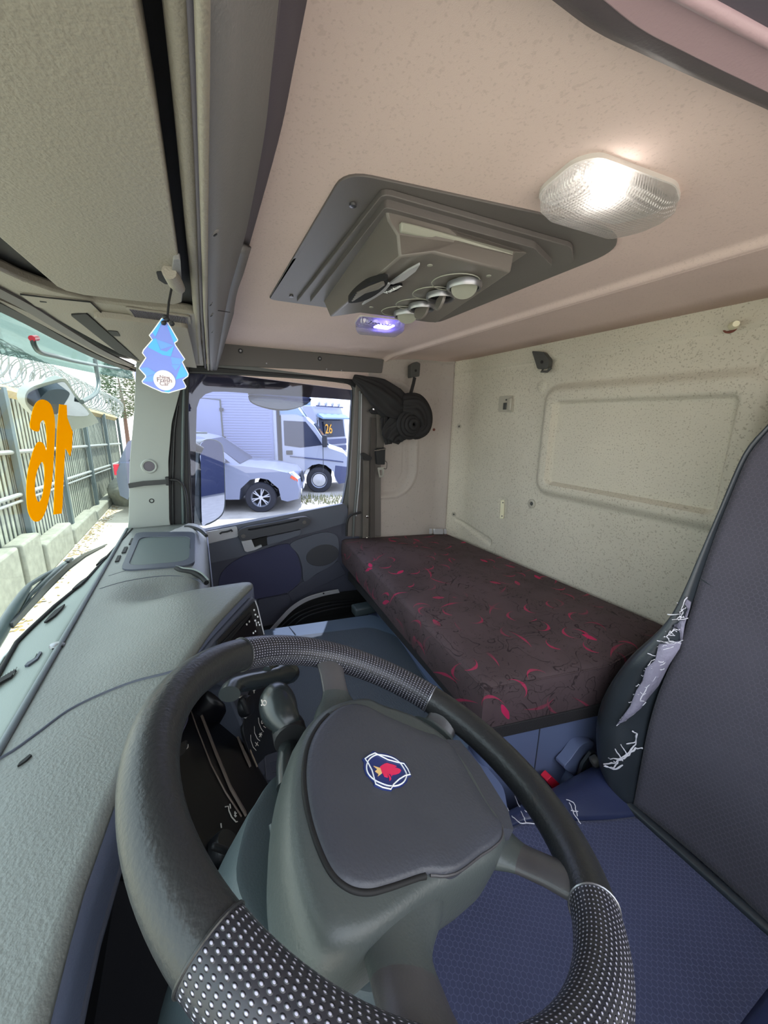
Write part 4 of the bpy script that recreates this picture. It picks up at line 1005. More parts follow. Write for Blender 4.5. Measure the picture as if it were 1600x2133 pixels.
for L in ([(1057, 1682), (1068, 1702), (1083, 1714), (1110, 1716), (1130, 1712)], [(1073, 1658), (1082, 1680), (1096, 1690), (1108, 1695)], [(1082, 1680), (1090, 1700), (1096, 1714)], [(1187, 1672), (1196, 1695), (1210, 1716)], [(1180, 1665), (1196, 1672), (1203, 1700)], [(1190, 1688), (1204, 1690)]):
    P = []
    for c in L:
        q = pz([c], -0.885)[0]; P.append(pz([c], cush(q.x, q.y)+0.020)[0])
    Q = []
    for a, b in zip(P, P[1:]):
        for k in range(4): Q.append(a.lerp(b, k/4)+V3((random.uniform(-1, 1), random.uniform(-1, 1), 0))*0.001)
    add_tube(bm, Q+[P[-1]], 0.0011, 5)
fin('cracks', bm, 'thread', cbr, 60)
# recliner trim and buckle
rt_ = thing('seat_side_trim', 'blue grey curved side trim with knobs between the driver seat and bunk base', 'seat trim', (0.52, -0.80, -0.98))
plate('cover', px(c2([(1236, 1545), (1212, 1552), (1190, 1580), (1176, 1600), (1196, 1618), (1185, 1645), (1178, 1668), (1190, 1670), (1203, 1625), (1204, 1598), (1215, 1575), (1232, 1562)], 4), 0.545), (0.03, 0, 0), 'bunk', rt_, 0.006)
strap('sleeve', px([(1234, 1565), (1217, 1588), (1210, 1610), (1208, 1635), (1200, 1668)], 0.53), 0.020, (0, 1, 0.2), 0.008, 'vinyl', rt_)
P = pp([(1236, 1576), (1246, 1606), (1262, 1630), (1278, 1645)], (0, -0.89, 0), (0, 1, 0))
tube('lever_rod', P, [0.008, 0.012, 0.009, 0.005], 'trim_black', rt_, 10)
for c, r in (((1240, 1585), 0.014), ((1252, 1618), 0.015), ((1262, 1630), 0.012)):
    q = pp([c], (0, -0.885, 0), (0, 1, 0))[0]
    lathe('knob', [(r*0.7, -0.012), (r, -0.008), (r, 0.008), (r*0.6, 0.012)], q, (0.3, 0.8, -0.5), 'clip', rt_, 16)
plate('bracket', pp([(1210, 1632), (1240, 1622), (1270, 1650), (1262, 1668), (1215, 1668)], (0, -0.90, 0), (0, 1, 0)), (0, -0.01, 0), 'steel', rt_, 0.002)
bu = thing('belt_buckle', 'red button seat belt buckle beside the driver seat', 'belt buckle', px([(1160, 1645)], 0.55)[0])
plate('button', rounded(px([(1139, 1628), (1149, 1617), (1167, 1634), (1155, 1647)], 0.55), 0.004, 3), (0.022, 0, 0), 'red', bu, 0.003)
plate('latch_plate', rounded(px([(1157, 1643), (1168, 1636), (1174, 1648), (1164, 1660)], 0.549), 0.004, 3), (0.02, 0, 0), 'silver', bu, 0.003)
plate('stalk', px([(1162, 1652), (1173, 1646), (1172, 1675), (1160, 1672)], 0.552), (0.014, 0, 0), 'trim_black', bu, 0.003)
# ================================================================ dashboard
YE = [(-0.12, 0.136), (0.265, 0.134), (0.35, 0.132), (0.457, 0.118), (0.55, 0.092), (0.65, 0.052), (0.745, 0.0), (0.83, -0.048), (0.905, -0.093), (0.925, -0.098), (0.940, -0.088), (0.952, -0.05), (0.968, -0.018), (0.99, -0.006), (1.08, -0.005), (1.55, -0.010), (1.72, -0.012)]
YB = 0.258; ZD = -0.420
def dash_z(x, y):
    z = ZD
    hood = sstep(0.60, 0.80, x)*(1-sstep(0.93, 1.06, x))*sstep(0.235, 0.02, y) if False else sstep(0.55, 0.78, x)*(1-sstep(0.90, 1.05, x))*(1-sstep(0.02, 0.22, y))
    z += 0.032*hood
    z -= 0.026*math.exp(-((x-1.05)/0.07)**2)*(1-sstep(0.1, 0.24, y))
    z -= 0.010*sstep(0.0, 1.0, (YB-y)/0.26)*(1-sstep(0.35, 0.6, x))
    return z
dash = thing('dashboard', 'grey grained dashboard curving round the driver below the windscreen', 'dashboard', (0.8, 0.1, -0.70))
xd = [-0.12+0.04*i for i in range(22)]+[0.745+0.0075*i for i in range(37)]+[1.03+0.03*i for i in range(23)]
xd = sorted(set(round(x, 4) for x in xd if x <= 1.71))
rows = []; rows2 = []; rows3 = []
for x in xd:
    ye = interp(x, YE); r = []
    big = sstep(0.97, 1.03, x)
    for k in range(26):
        t = k/25; y = lerp(YB, ye+0.012+0.05*big, t); r.append(V3((x, y, dash_z(x, y))))
    z0 = dash_z(x, ye+0.012)
    for a in (15, 30, 50, 70, 90):
        R_ = lerp(0.012, 0.062, big); aa = math.radians(a)
        r.append(V3((x, ye+R_-R_*math.sin(aa), z0-R_*(1-math.cos(aa)))))
    if big < 0.5: rows2.append([V3((x, ye, z0-0.0125)), V3((x, ye-0.001, z0-0.045)), V3((x, ye-0.0005, z0-0.082)), V3((x, ye+0.05, z0-0.083))]); rows.append(r); continue
    r.append(V3((x, ye-0.0005, z0-lerp(0.082, 0.10, big)))); 
    r.append(V3((x, ye+lerp(0.05, 0.0, big), z0-lerp(0.083, 0.26, big))))
    rows3.append(r[-3:]); rows.append(r[:-2])
gridobj('upper_dash', rows, 'dash', dash, smooth=50, solid=0.003)
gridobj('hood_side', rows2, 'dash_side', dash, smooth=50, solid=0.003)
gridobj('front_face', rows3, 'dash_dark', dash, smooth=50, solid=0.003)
def side_face(): pass
tube('hood_rim', [V3((x, interp(x, YE)-0.001, dash_z(x, interp(x, YE)+0.01)-0.084)) for x in xd if x < 0.93], 0.004, 'dash_dark', dash, 8)
def on_dash(pts, off=0.0):
    out_ = []
    for p in pts:
        z = ZD
        for _ in range(8):
            q = pz([p], z)[0]; z = dash_z(q.x, q.y)+off
        out_.append(q)
    return out_
# defroster strip between the dash crease and the glass
BY = lambda x: interp(x, BASE)
rows = [[V3((x, lerp(YB, BY(x)-0.006, t/6), ZD+0.002-0.006*(t/6)**2)) for t in range(7)] for x in [-0.12+0.04*i for i in range(47)]]
gridobj('defroster_strip', rows, 'dash_strip', dash, solid=0.003)
tube('crease', [V3((x, YB, ZD+0.003)) for x in [-0.12+0.1*i for i in range(19)]], 0.005, 'dash_crease', dash, 8)
tube('glass_gap', [V3((x, BY(x)-0.010, ZD+0.0015)) for x in [-0.12+0.05*i for i in range(37)]], 0.0035, 'shadow_black', dash, 8)
def slot(name, L, mat='shadow_black', par=dash, z=ZD+0.0065, th=-0.004):
    return plate(name, pz(L, z), (0, 0, th), mat, par)
c6 = lambda L: [(x/6.666, 1100+y/6.666) for x, y in L]
slot('vent_slot', c6([(610, 1300), (640, 1295), (760, 1210), (850, 1120), (900, 1050), (880, 1060), (760, 1140), (690, 1210)]))
slot('vent_slot', c6([(1000, 845), (1030, 840), (1120, 780), (1190, 710), (1225, 660), (1200, 680), (1120, 735), (1060, 785)]))
slot('vent_slot', c6([(1330, 510), (1350, 500), (1480, 400), (1520, 350), (1490, 370), (1400, 430)]))
hs = slot('hatch_cover', c6([(340, 1905), (390, 1900), (520, 1810), (580, 1715), (545, 1712), (490, 1800), (380, 1860)]), 'dash_dark')
slot('hatch_pane', c6([(370, 1870), (480, 1800), (515, 1735), (430, 1790)]), 'dash_strip', hs, ZD+0.005)
vg = slot('vent_grille', c6([(-300, 2210), (-100, 2210), (20, 2130), (150, 2060), (225, 1960), (200, 1965), (20, 2070), (-200, 2130)]), 'shadow_black')
bm = bmesh.new()
for k in range(7):
    a = c6([(-60+40*k, 2190-26*k), (-10+40*k, 2090-26*k)]); add_tube(bm, pz(a, ZD+0.005), 0.0012, 5)
fin('slats', bm, 'dash_strip', vg)
sn = tag(lathe('sun_sensor', [(0.012, 0), (0.011, 0.004), (0.006, 0.006), (0.001, 0.0065)], pz([(119, 1346)], ZD+0.002)[0], (0, -0.2, 1), 'steel', None, 18), 'small round sensor on the dashboard crease', 'sensor')
slot('sensor_recess', [(108, 1352), (112, 1342), (135, 1335), (130, 1345), (118, 1350)], 'shadow_black', dash, ZD+0.005)
tube('hood_seam', on_dash(c2([(-160, 1660), (0, 1581), (75, 1530), (140, 1482), (210, 1447), (280, 1420), (350, 1402), (400, 1385)], 4, False), 0.0012), 0.0026, 'dash_dark', dash, 8)
tube('panel_seam', on_dash(c2([(207, 1227), (262, 1211), (337, 1200), (394, 1203), (425, 1216)], 4, False), 0.001), 0.0014, 'dash_dark', dash, 6)
tube('panel_seam', on_dash(c2([(226, 1200), (281, 1184), (330, 1177), (368, 1175)], 4, False), 0.001), 0.0012, 'dash_dark', dash, 6)
plate('rim_clip', on_dash([(36, 1595), (40, 1588), (62, 1570), (66, 1572), (55, 1583), (42, 1592)], 0.004), (0, 0, -0.003), 'shadow_black', dash)
# tray on the passenger side
tray = thing('dash_tray', 'rectangular storage tray in the far end of the dashboard', 'tray', pz([(330, 1145)], ZD)[0])
ro = rounded(pz([(283, 1108), (407, 1107), (405, 1176), (250, 1188)], ZD+0.006), 0.04, 6)
ri = rounded(pz([(292, 1118), (396, 1116), (393, 1168), (266, 1179)], ZD+0.006), 0.04, 6)
plate('rim', [ro, ri], (0, 0, -0.008), 'dash_dark', tray, 0.003)
plate('mat', rounded(pz([(292, 1118), (396, 1116), (393, 1168), (266, 1179)], ZD+0.003), 0.04, 6), (0, 0, -0.004), 'dash_tray', tray)
for c in ((275, 1127), (260, 1145), (246, 1163)):
    slot('air_slot', [(c[0]-7, c[1]+6), (c[0]-1, c[1]-6), (c[0]+6, c[1]-7), (c[0]+1, c[1]+5)], 'shadow_black', dash, ZD+0.005)
tube('tray_gap', on_dash(c2([(385, 1097), (400, 1098), (416, 1104), (430, 1116)], 4, False), 0.0015), 0.006, 'trim_black', dash, 8)
tube('tray_gap', on_dash(c2([(368, 1184), (378, 1189), (400, 1192), (418, 1201), (430, 1214)], 4, False), 0.0015), 0.007, 'shadow_black', dash, 8)
tube('tray_trim', on_dash(c2([(366, 1180), (380, 1184), (402, 1187), (420, 1195), (434, 1210)], 4, False), 0.003), 0.004, 'dash_strip', dash, 8)
gl = plate('glove_lid', [V3((1.12, -0.0125, -0.475)), V3((1.66, -0.016, -0.475)), V3((1.66, -0.016, -0.66)), V3((1.12, -0.0125, -0.66))], (0, 0.006, 0), 'dash_dark', dash, 0.004)
# instrument panel
ON = V3((-0.06, -0.72, 0.69)).normalized(); OP = V3((0.40, 0.105, -0.500))
def oc(L, off=0.0): return pp(L, OP+ON*off, ON)
ip = thing('instrument_panel', 'black instrument panel seen through the steering wheel with bronze trim lines', 'instrument panel', oc([(440, 1640)])[0])
plate('face', oc([(300, 1440), (400, 1398), (450, 1420), (490, 1480), (536, 1590), (566, 1640), (522, 1700), (500, 1780), (486, 1822), (468, 1858), (440, 1850), (300, 1760)]), -ON*0.05, 'gloss_black', ip, 0.004)
M['bronze'] = plain('bronze_trim', (176, 158, 148), 0.25, 0.7)
strap('trim_line', oc([(404, 1445), (420, 1490), (450, 1568), (480, 1640), (512, 1696)], 0.003), 0.006, (1, 0, 0), 0.004, 'bronze', ip)
strap('trim_line', oc([(388, 1452), (408, 1510), (440, 1592), (470, 1650), (503, 1700)], 0.002), 0.002, (1, 0, 0), 0.002, 'bronze', ip)
strap('trim_line', oc([(474, 1474), (490, 1520), (508, 1566), (521, 1594)], 0.003), 0.008, (1, 0, 0), 0.004, 'bronze', ip)
tube('trim_line', oc([(482, 1464), (500, 1510), (526, 1575), (536, 1598)], 0.003), 0.0016, 'bronze', ip, 6)
strap('rim_edge', oc([(566, 1640), (528, 1694), (504, 1765), (488, 1822), (470, 1862)], 0.002), 0.008, (1, 0, 0), 0.006, 'dash_dark', ip)
gp = lathe('gauge_pod', [(0.052, 0.0), (0.052, 0.03), (0.048, 0.04), (0.030, 0.048), (0.001, 0.050)], oc([(432, 1462)])[0], ON, 'gloss_black', ip, 36, smooth=60)
def knob(c, r, nm='rotary_knob', on=oc, N=ON, par=ip):
    k = lathe(nm, [(r, 0.0), (r, 0.006), (r*0.92, 0.014), (r*0.86, 0.016), (0.001, 0.017)], on([c], 0.0)[0], N, 'black', par, 28)
    o_ = on([c], 0.017)[0]; u = N.orthogonal().normalized()
    bm = bmesh.new(); add_box(bm, o_+N*0.004, (0.008, 0.008, r*1.7), N.to_track_quat('X', 'Z').to_matrix()); fin('grip', bm, 'trim_black', k, bevel=0.003)
    return k
knob((460, 1775), 0.022)
def icon(L, w=0.0009, on=oc, par=ip, mat='icon', nm='icon'):
    bm = bmesh.new()
    for l in L: add_tube(bm, on(l, 0.0015), w, 5)
    return fin(nm, bm, mat, par)
c6b = lambda L: [(360+x/4.443, 1380+y/4.443) for x, y in L]
icon([c6b([(485, 1335), (515, 1330), (520, 1370), (545, 1430), (585, 1475), (598, 1472)])])
icon([c6b([(575, 1380), (580, 1430)]), c6b([(572, 1395), (590, 1395)]), c6b([(570, 1415), (590, 1420)])])
icon([c6b([(528, 1310), (535, 1350)]), c6b([(445, 1490), (450, 1530)])])
icon([c6b([(450, 1605), (470, 1595), (495, 1615)])], 0.0018)
icon([c6b([(530, 1665), (545, 1700)]), c6b([(525, 1690), (548, 1672)])], 0.0012)
icon([c6b([(122, 770), (126, 752), (140, 760), (140, 785), (128, 798), (122, 785)])], 0.001)
M['paddle'] = plain('purple_grey_plastic', (92, 90, 116), 0.3)
plate('switch_paddle', rounded(oc([(365, 1530), (372, 1500), (386, 1478), (394, 1476), (392, 1500), (378, 1532)], 0.006), 0.006, 3), -ON*0.006, 'paddle', ip, 0.002)
plate('switch_paddle', rounded(oc([(368, 1572), (372, 1550), (390, 1540), (392, 1552), (384, 1570), (370, 1578)], 0.006), 0.006, 3), -ON*0.006, 'black', ip, 0.002)
# centre stack
H1, H2 = pz([(527, 1240)], -0.412)[0], pz([(445, 1331)], -0.412)[0]
hd = (H2-H1).normalized(); KN = V3((0, 0, 1)).cross(hd).normalized()
if KN.y > 0: KN = -KN
KN = (KN+V3((0, 0, 0.30))).normalized()
def kc(L, off=0.0): return pp(L, H1+KN*(off+0.004), KN)
cs = thing('centre_stack', 'angled centre stack holding the radio and heater controls', 'centre console', kc([(540, 1420)])[0])
plate('bezel', kc([(526, 1243), (536, 1248), (553, 1320), (572, 1400), (640, 1520), (640, 1640), (590, 1660), (540, 1600), (500, 1500), (470, 1430), (395, 1398), (446, 1331)]), -KN*0.05, 'dash_dark', cs, 0.005)
plate('lower_panel', rounded(kc([(520, 1440), (560, 1400), (620, 1480), (638, 1540), (600, 1560), (560, 1570), (530, 1600), (505, 1520)], 0.002), 0.01, 3), -KN*0.006, 'black', cs, 0.002)
plate('bin_frame', [rounded(kc([(552, 1575), (585, 1562), (600, 1600), (595, 1625), (556, 1625)], 0.003), 0.004, 2), rounded(kc([(561, 1590), (582, 1584), (590, 1605), (566, 1610)], 0.003), 0.004, 2)], -KN*0.008, 'dash_dark', cs, 0.002)
c7 = lambda L: [(430+x/9.41, 1230+y/9.41) for x, y in L]
radio = thing('car_radio', 'black radio with white buttons in the top of the centre stack', 'radio', kc([(510, 1310)])[0])
plate('fascia', rounded(kc(c7([(940, 195), (985, 240), (1120, 850), (1120, 1000), (500, 1500), (200, 1300), (215, 985)]), 0.003), 0.003, 2), -KN*0.01, 'black', radio, 0.002)
plate('display', kc(c7([(890, 490), (1000, 800), (1010, 950), (620, 1240), (470, 1000)]), 0.005), -KN*0.003, 'gloss_black', radio)
strap('cassette_slot', kc(c7([(880, 455), (680, 660), (400, 960), (250, 1130)]), 0.005), 0.006, (0, 0, 1), 0.002, 'shadow_black', radio)
for a in ((930, 385), (955, 475), (1000, 515), (950, 590), (1010, 628), (1035, 675), (830, 610), (780, 668), (950, 800), (910, 835)):
    lathe('button', [(0.0024, 0), (0.0022, 0.002), (0.001, 0.0025)], kc(c7([a]), 0.004)[0], KN, 'white' if a[0] > 900 else 'icon', radio, 10)
strap('button', kc(c7([(975, 620), (985, 690)]), 0.005), 0.003, (1, 0, 0), 0.0015, 'white', radio)
tube('bright_edge', kc(c7([(955, 200), (1000, 320), (1050, 520), (1090, 700), (1130, 860)]), 0.005), 0.0014, 'silver', radio, 6)
knob((506, 1472), 0.020, 'heater_knob', kc, KN, cs)
icon([c6b([(615, 325), (640, 312), (660, 318)])], 0.0012, kc, cs)
icon([c6b([(655, 505), (675, 515), (688, 498)])], 0.0012, kc, cs)
icon([c6b([(740, 262), (760, 256)]), c6b([(750, 256), (750, 285)])], 0.0012, kc, cs)
icon([c6b([(660, 318), (668, 328)])], 0.0014, kc, cs, 'red')
icon([c6b([(718, 670), (720, 720), (740, 780), (770, 815)]), c6b([(752, 590), (755, 650), (780, 705), (805, 725)]), c6b([(790, 510), (795, 560), (815, 610), (838, 642)])], 0.0009, kc, cs)
icon([c6b([(760, 740), (790, 770)]), c6b([(785, 738), (765, 775)]), c6b([(795, 665), (825, 670)]), c6b([(805, 650), (815, 690)]), c6b([(822, 650), (798, 690)]), c6b([(820, 540), (835, 545), (830, 565), (818, 562), (820, 540)]), c6b([(838, 590), (858, 605)])], 0.0011, kc, cs)

# ================================================================ steering wheel
WC = V3((0.306, -0.150, -0.364)); WN = V3((0.0, -0.429, 0.903)).normalized()
WU = V3((0, WN.z, -WN.y)); WR = V3((1, 0, 0)); RR = 0.2255
def wp(a, r, h=0.0):   # angle from the top, clockwise towards the passenger side
    a = math.radians(a); return WC+WR*(math.sin(a)*r)+WU*(math.cos(a)*r)+WN*h
def wq(L, h=0.0): return pp(L, WC+WN*h, WN)
wheel = thing('steering_wheel', 'worn black leather steering wheel with perforated grips and crest on the hub', 'steering wheel', WC-WN*0.06)
def rim(name, a0, a1, mat, r=0.0208, uv=None):
    n = max(6, int(abs(a1-a0)/2.5)); P = [wp(lerp(a0, a1, i/n), RR) for i in range(n+1)]
    bm = bmesh.new(); add_tube(bm, P, r, 28, upv=WN, uv=uv); return fin(name, bm, mat, wheel, 60)
S1, S2, S3, S4 = 54.5, 141.5, 226, 324.5
rim('leather_rim', S4, 360+S1, 'leather')
rim('perforated_grip', S1, S2, 'perf', 0.0212, 0.6)
rim('leather_rim', S2, S3, 'leather')
rim('perforated_grip', S3, S4, 'perf', 0.0212, 0.68)
for a in (S1, S2, S3, S4):
    bm = bmesh.new(); c0 = wp(a, RR); ra_ = (c0-WC).normalized()
    add_tube(bm, [c0+(ra_*math.cos(t)+WN*math.sin(t))*0.0214 for t in [2*math.pi*i/28 for i in range(28)]], 0.0011, 6, closed=True)
    fin('seam_stitch', bm, 'steel' if a in (S3, S2) else 'leather', wheel)
bm = bmesh.new()     # laced inner seam
for i in range(0, 110):
    a = S1+(S2-S1)*i/110; p = wp(a, RR-0.0205, -0.003); q = wp(a+0.5, RR-0.0207, 0.004); add_tube(bm, [p, q], 0.0008, 4)
fin('lacing', bm, 'spoke_grey', wheel)
# hub body and pad
padpx = [(500+x/1.905, 1300+y/1.905) for x, y in [(480, 316), (400, 325), (330, 380), (282, 460), (262, 560), (268, 680), (300, 820), (360, 960), (430, 1030), (510, 1050), (600, 1030), (740, 985), (820, 985), (880, 965), (960, 905), (1000, 880), (1040, 840), (1040, 790), (1000, 740), (920, 610), (845, 485), (780, 440), (730, 425), (600, 370)]]
PADH = 0.0
pad0 = crom(wq(padpx, PADH), 5, True); pc = sum(pad0, V3((0, 0, 0)))/len(pad0)
def pscale(k, h, L=pad0): return [pc+(p-pc)*k+WN*h for p in L]
loft('airbag_pad', [pscale(1.0, -0.016), pscale(1.0, -0.004), pscale(0.988, 0.000), pscale(0.95, 0.0020), pscale(0.80, 0.0030), pscale(0.5, 0.0036), pscale(0.2, 0.0038)], 'pad', wheel, smooth=60)
pg_ = pscale(1.006, -0.003); tube('pad_groove', pg_[8:56], 0.0026, 'shadow_black', wheel, 8)
tube('pad_edge', pg_[56:]+pg_[:8], 0.0012, 'spoke_grey', wheel, 6)
hubpx = [(760, 1440), (690, 1455), (640, 1500), (618, 1560), (608, 1640), (612, 1740), (640, 1850), (690, 1945), (760, 1950), (835, 1905), (915, 1845), (1000, 1800), (1050, 1765), (1066, 1715), (1030, 1660), (985, 1585), (935, 1525), (870, 1480), (800, 1455)]
hub0 = crom(wq(hubpx, 0.0), 4, True); hc = sum(hub0, V3((0, 0, 0)))/len(hub0)
def hscale(k, h): return [hc+(p-hc)*k+WN*h for p in hub0]
loft('hub_shell', [hscale(0.80, -0.085), hscale(0.92, -0.076), hscale(0.985, -0.055), hscale(1.0, -0.030), hscale(0.985, -0.014), hscale(0.94, -0.005), hscale(0.88, -0.003)], 'hub', wheel, smooth=70)
def spoke(c_in, a_out, w_in, w_out, name='spoke', h_in=-0.030, kf=0.52):
    p0 = wq([c_in], h_in)[0]; p2 = wp(a_out, RR-0.008, -0.004); p1 = p0.lerp(p2, 0.5)-WN*0.004
    P = crom([p0, p0.lerp(p1, 0.5)-WN*0.002, p1, p1.lerp(p2, 0.5), p2], 4)
    d = (p2-p0).normalized(); N = len(P)
    R = [lerp(w_in, w_out*0.92, sstep(0, 0.55, i/(N-1))) if i/(N-1) < 0.75 else lerp(w_out*0.92, w_out*1.08, (i/(N-1)-0.75)/0.25) for i in range(N)]
    k = int(N*kf)
    side = WN.cross(d)
    def seg(nm, i0, i1, mat):
        bm = bmesh.new(); add_tube(bm, P[i0:i1], R[i0:i1], 20, upv=WN, flat=0.42); return fin(nm, bm, mat, wheel, 60)
    seg(name, 0, k+1, 'hub'); e = seg('spoke_sleeve', k, N, 'spoke_grey')
spoke((722, 1515), 94.5, 0.050, 0.023, h_in=-0.036)
spoke((905, 1530), 150, 0.040, 0.026)
spoke((990, 1730), -140.5, 0.048, 0.024, h_in=-0.036)
spoke((790, 1830), -71.5, 0.062, 0.028, h_in=-0.032, kf=0.60)
rem = plate('switch_pad', wq([(930, 1540), (958, 1542), (1000, 1594), (1058, 1686), (1070, 1728), (1030, 1722), (960, 1640), (915, 1560)], -0.004), -WN*0.022, 'pad', wheel)
# crest on the pad
HB = 0.0045
cb = lambda L: [(740+x/11.43, 1550+y/11.43) for x, y in L]
def wb(L, off=0.0): return wq(cb(L), HB+off)
def cbs(L, n=3): return [(p.x, p.y) for p in crom([V3((a, b, 0)) for a, b in L], n, True)]
crest = plate('crest_badge', wb([(430, 160), (170, 350), (215, 430), (205, 560), (262, 720), (440, 905), (450, 990), (650, 1080), (870, 1112), (920, 1045), (1100, 1010), (1240, 900), (1265, 790), (1335, 765), (1310, 640), (1190, 440), (1100, 412), (900, 282), (700, 215), (540, 205)]), -WN*0.004, 'white', wheel, 0.0)
M['badge_blue'] = plain('badge_blue_enamel', (30, 48, 112), 0.15)
M['griffin'] = plain('badge_red_enamel', (232, 40, 92), 0.25)
M['crown'] = plain('badge_gold_enamel', (240, 200, 130), 0.3)
crest.data.materials.clear(); crest.data.materials.append(M['badge_blue'])
for L in ([(560, 250), (860, 312), (1060, 440), (1195, 640), (1222, 760), (1150, 905), (1000, 985), (800, 990), (600, 922), (430, 830), (305, 690), (270, 530), (320, 380), (430, 285)],):
    tube('badge_ring', crom(wb(L, 0.0004), 4, True), 0.0007, 'white', crest, 6, closed=True)
tube('badge_lobes', wb([(470, 210), (340, 270), (235, 345), (310, 450), (400, 620), (450, 800), (490, 950), (660, 1030), (850, 1072), (910, 960), (1050, 830), (1190, 745), (1308, 722), (1250, 590), (1160, 462), (1000, 430), (780, 370), (620, 290)], 0.0008), 0.0007, 'white', crest, 6, closed=True)
plate('griffin', wb([(600, 640), (590, 540), (630, 505), (700, 462), (760, 448), (830, 468), (900, 482), (990, 522), (935, 545), (1060, 585), (1098, 628), (1010, 610), (1085, 650), (1045, 690), (965, 715), (885, 725), (875, 765), (830, 700), (770, 690), (780, 790), (700, 765), (660, 690)], 0.0006), -WN*0.0006, 'griffin', crest)
plate('griffin_tail', wb([(775, 672), (800, 715), (850, 780), (863, 830), (822, 872), (815, 800), (775, 715)], 0.0007), -WN*0.0006, 'griffin', crest)
plate('crown', wb([(440, 515), (520, 540), (600, 570), (640, 690), (540, 762), (560, 700), (478, 640), (532, 590)], 0.0008), -WN*0.0006, 'crown', crest)
# ================================================================ steering column and stalks
colm = thing('steering_column', 'green grey steering column shroud with stalks behind the wheel', 'steering column', wq([(640, 1800)], -0.15)[0])
so_ = wq(c2([(650, 1560), (590, 1600), (563, 1619), (540, 1655), (518, 1691), (497, 1760), (490, 1830), (520, 1910), (575, 1975), (650, 2030), (730, 2060), (800, 2070), (860, 2010), (860, 1900), (800, 1750)], 3), -0.088)
sc_ = sum(so_, V3((0, 0, 0)))/len(so_)
loft('shroud', [[sc_+(p-sc_)*1.10-WN*0.16 for p in so_], [sc_+(p-sc_)*1.06-WN*0.06 for p in so_], [p-WN*0.012 for p in so_], [sc_+(p-sc_)*0.97-WN*0.002 for p in so_], [sc_+(p-sc_)*0.90 for p in so_]], 'shroud', colm, smooth=45)
ridge = tube('shroud_ridge', wq(c2([(567, 1720), (577, 1770), (598, 1850), (630, 1935), (660, 1990)], 4, False), -0.088), 0.004, 'hub', colm, 8)
M['shroud_lit'] = plain('shroud_near_side_lit', (150, 142, 142), 0.5, grain=0.2)  # paler than the shroud: its lit near side put into the colour
plate('shroud_lit_side', rounded(wq([(715, 2050), (800, 2020), (868, 2060), (870, 2120), (800, 2130), (720, 2090)], -0.105), 0.01, 3), -WN*0.05, 'shroud_lit', colm, 0.006)
M['stalk'] = plain('stalk_black_plastic', (40, 45, 46), 0.26)
sA = tube('stalk', crom(wq([(478, 1446), (490, 1428), (530, 1418), (560, 1412), (585, 1405), (606, 1399)], -0.085), 3), [0.0155]*5+[0.0165]*4+[0.019]*3+[0.023]*3+[0.020], 'stalk', colm, 18, flat=0.8)
tube('stalk_thumb_ridge', wq([(556, 1398), (570, 1384), (598, 1383)], -0.075), 0.008, 'stalk', sA, 10)
PB = crom(wq([(598, 1640), (596, 1590), (600, 1555), (604, 1530)], -0.075)+wq([(596, 1505), (582, 1478), (574, 1455), (569, 1438)], -0.055), 3)
sB = tube('stalk', PB, [0.0115]*9+[0.012, 0.019, 0.021, 0.019, 0.021, 0.024, 0.0255, 0.026, 0.0255, 0.024, 0.022, 0.018, 0.010][:len(PB)-9], 'stalk', colm, 20, flat=0.85)
tube('stalk_collar', wq([(607, 1541), (604, 1530), (601, 1516)], -0.0655), 0.0215, 'trim_black', sB, 18)
def wst(c, h): return wq([c], h)[0]
bm = bmesh.new(); o_ = wst((554, 1464), -0.022)
add_tube(bm, [wst((551+4*math.cos(a), 1464+5*math.sin(a)), -0.0225) for a in [2*math.pi*i/16 for i in range(16)]], 0.0007, 5, closed=True)
add_tube(bm, [wst(c, -0.0225) for c in ((545, 1458), (547, 1466), (545, 1469))], 0.0009, 5)
fin('icon', bm, 'icon', sB)

# ================================================================ tree air freshener
fx = 0.598
fresh = thing('air_freshener', 'blue faceted tree shaped air freshener hanging from the locker latch', 'air freshener', px([(343, 740)], fx)[0])
c8 = lambda L: [(280+x/11.22, 640+y/11.22) for x, y in L]
tree = [(640, 262), (690, 250), (740, 300), (830, 440), (1012, 760), (1000, 792), (940, 832), (960, 890), (1180, 1215), (1120, 1280), (1262, 1560), (1250, 1612), (1130, 1700), (1207, 1850), (1190, 1890), (1000, 1942), (800, 2000), (650, 1980), (420, 1880), (200, 1772), (180, 1730), (265, 1630), (258, 1590), (110, 1430), (130, 1390), (270, 1180), (190, 1070), (215, 1000), (420, 760), (350, 655), (420, 570)]
M['fresh_a'] = plain('freshener_violet_blue', (118, 138, 222), 0.45)
M['fresh_b'] = plain('freshener_cyan', (78, 176, 246), 0.45)
M['fresh_c'] = plain('freshener_mid_blue', (104, 158, 236), 0.45)
M['pale'] = plain('pale_print', (246, 226, 228), 0.5)
tcard = plate('tree_card', px(c8(tree), fx), (0.0016, 0, 0), 'fresh_a', fresh)
tube('card_edge', px(c8(tree), fx), 0.0007, 'white', tcard, 5, closed=True)
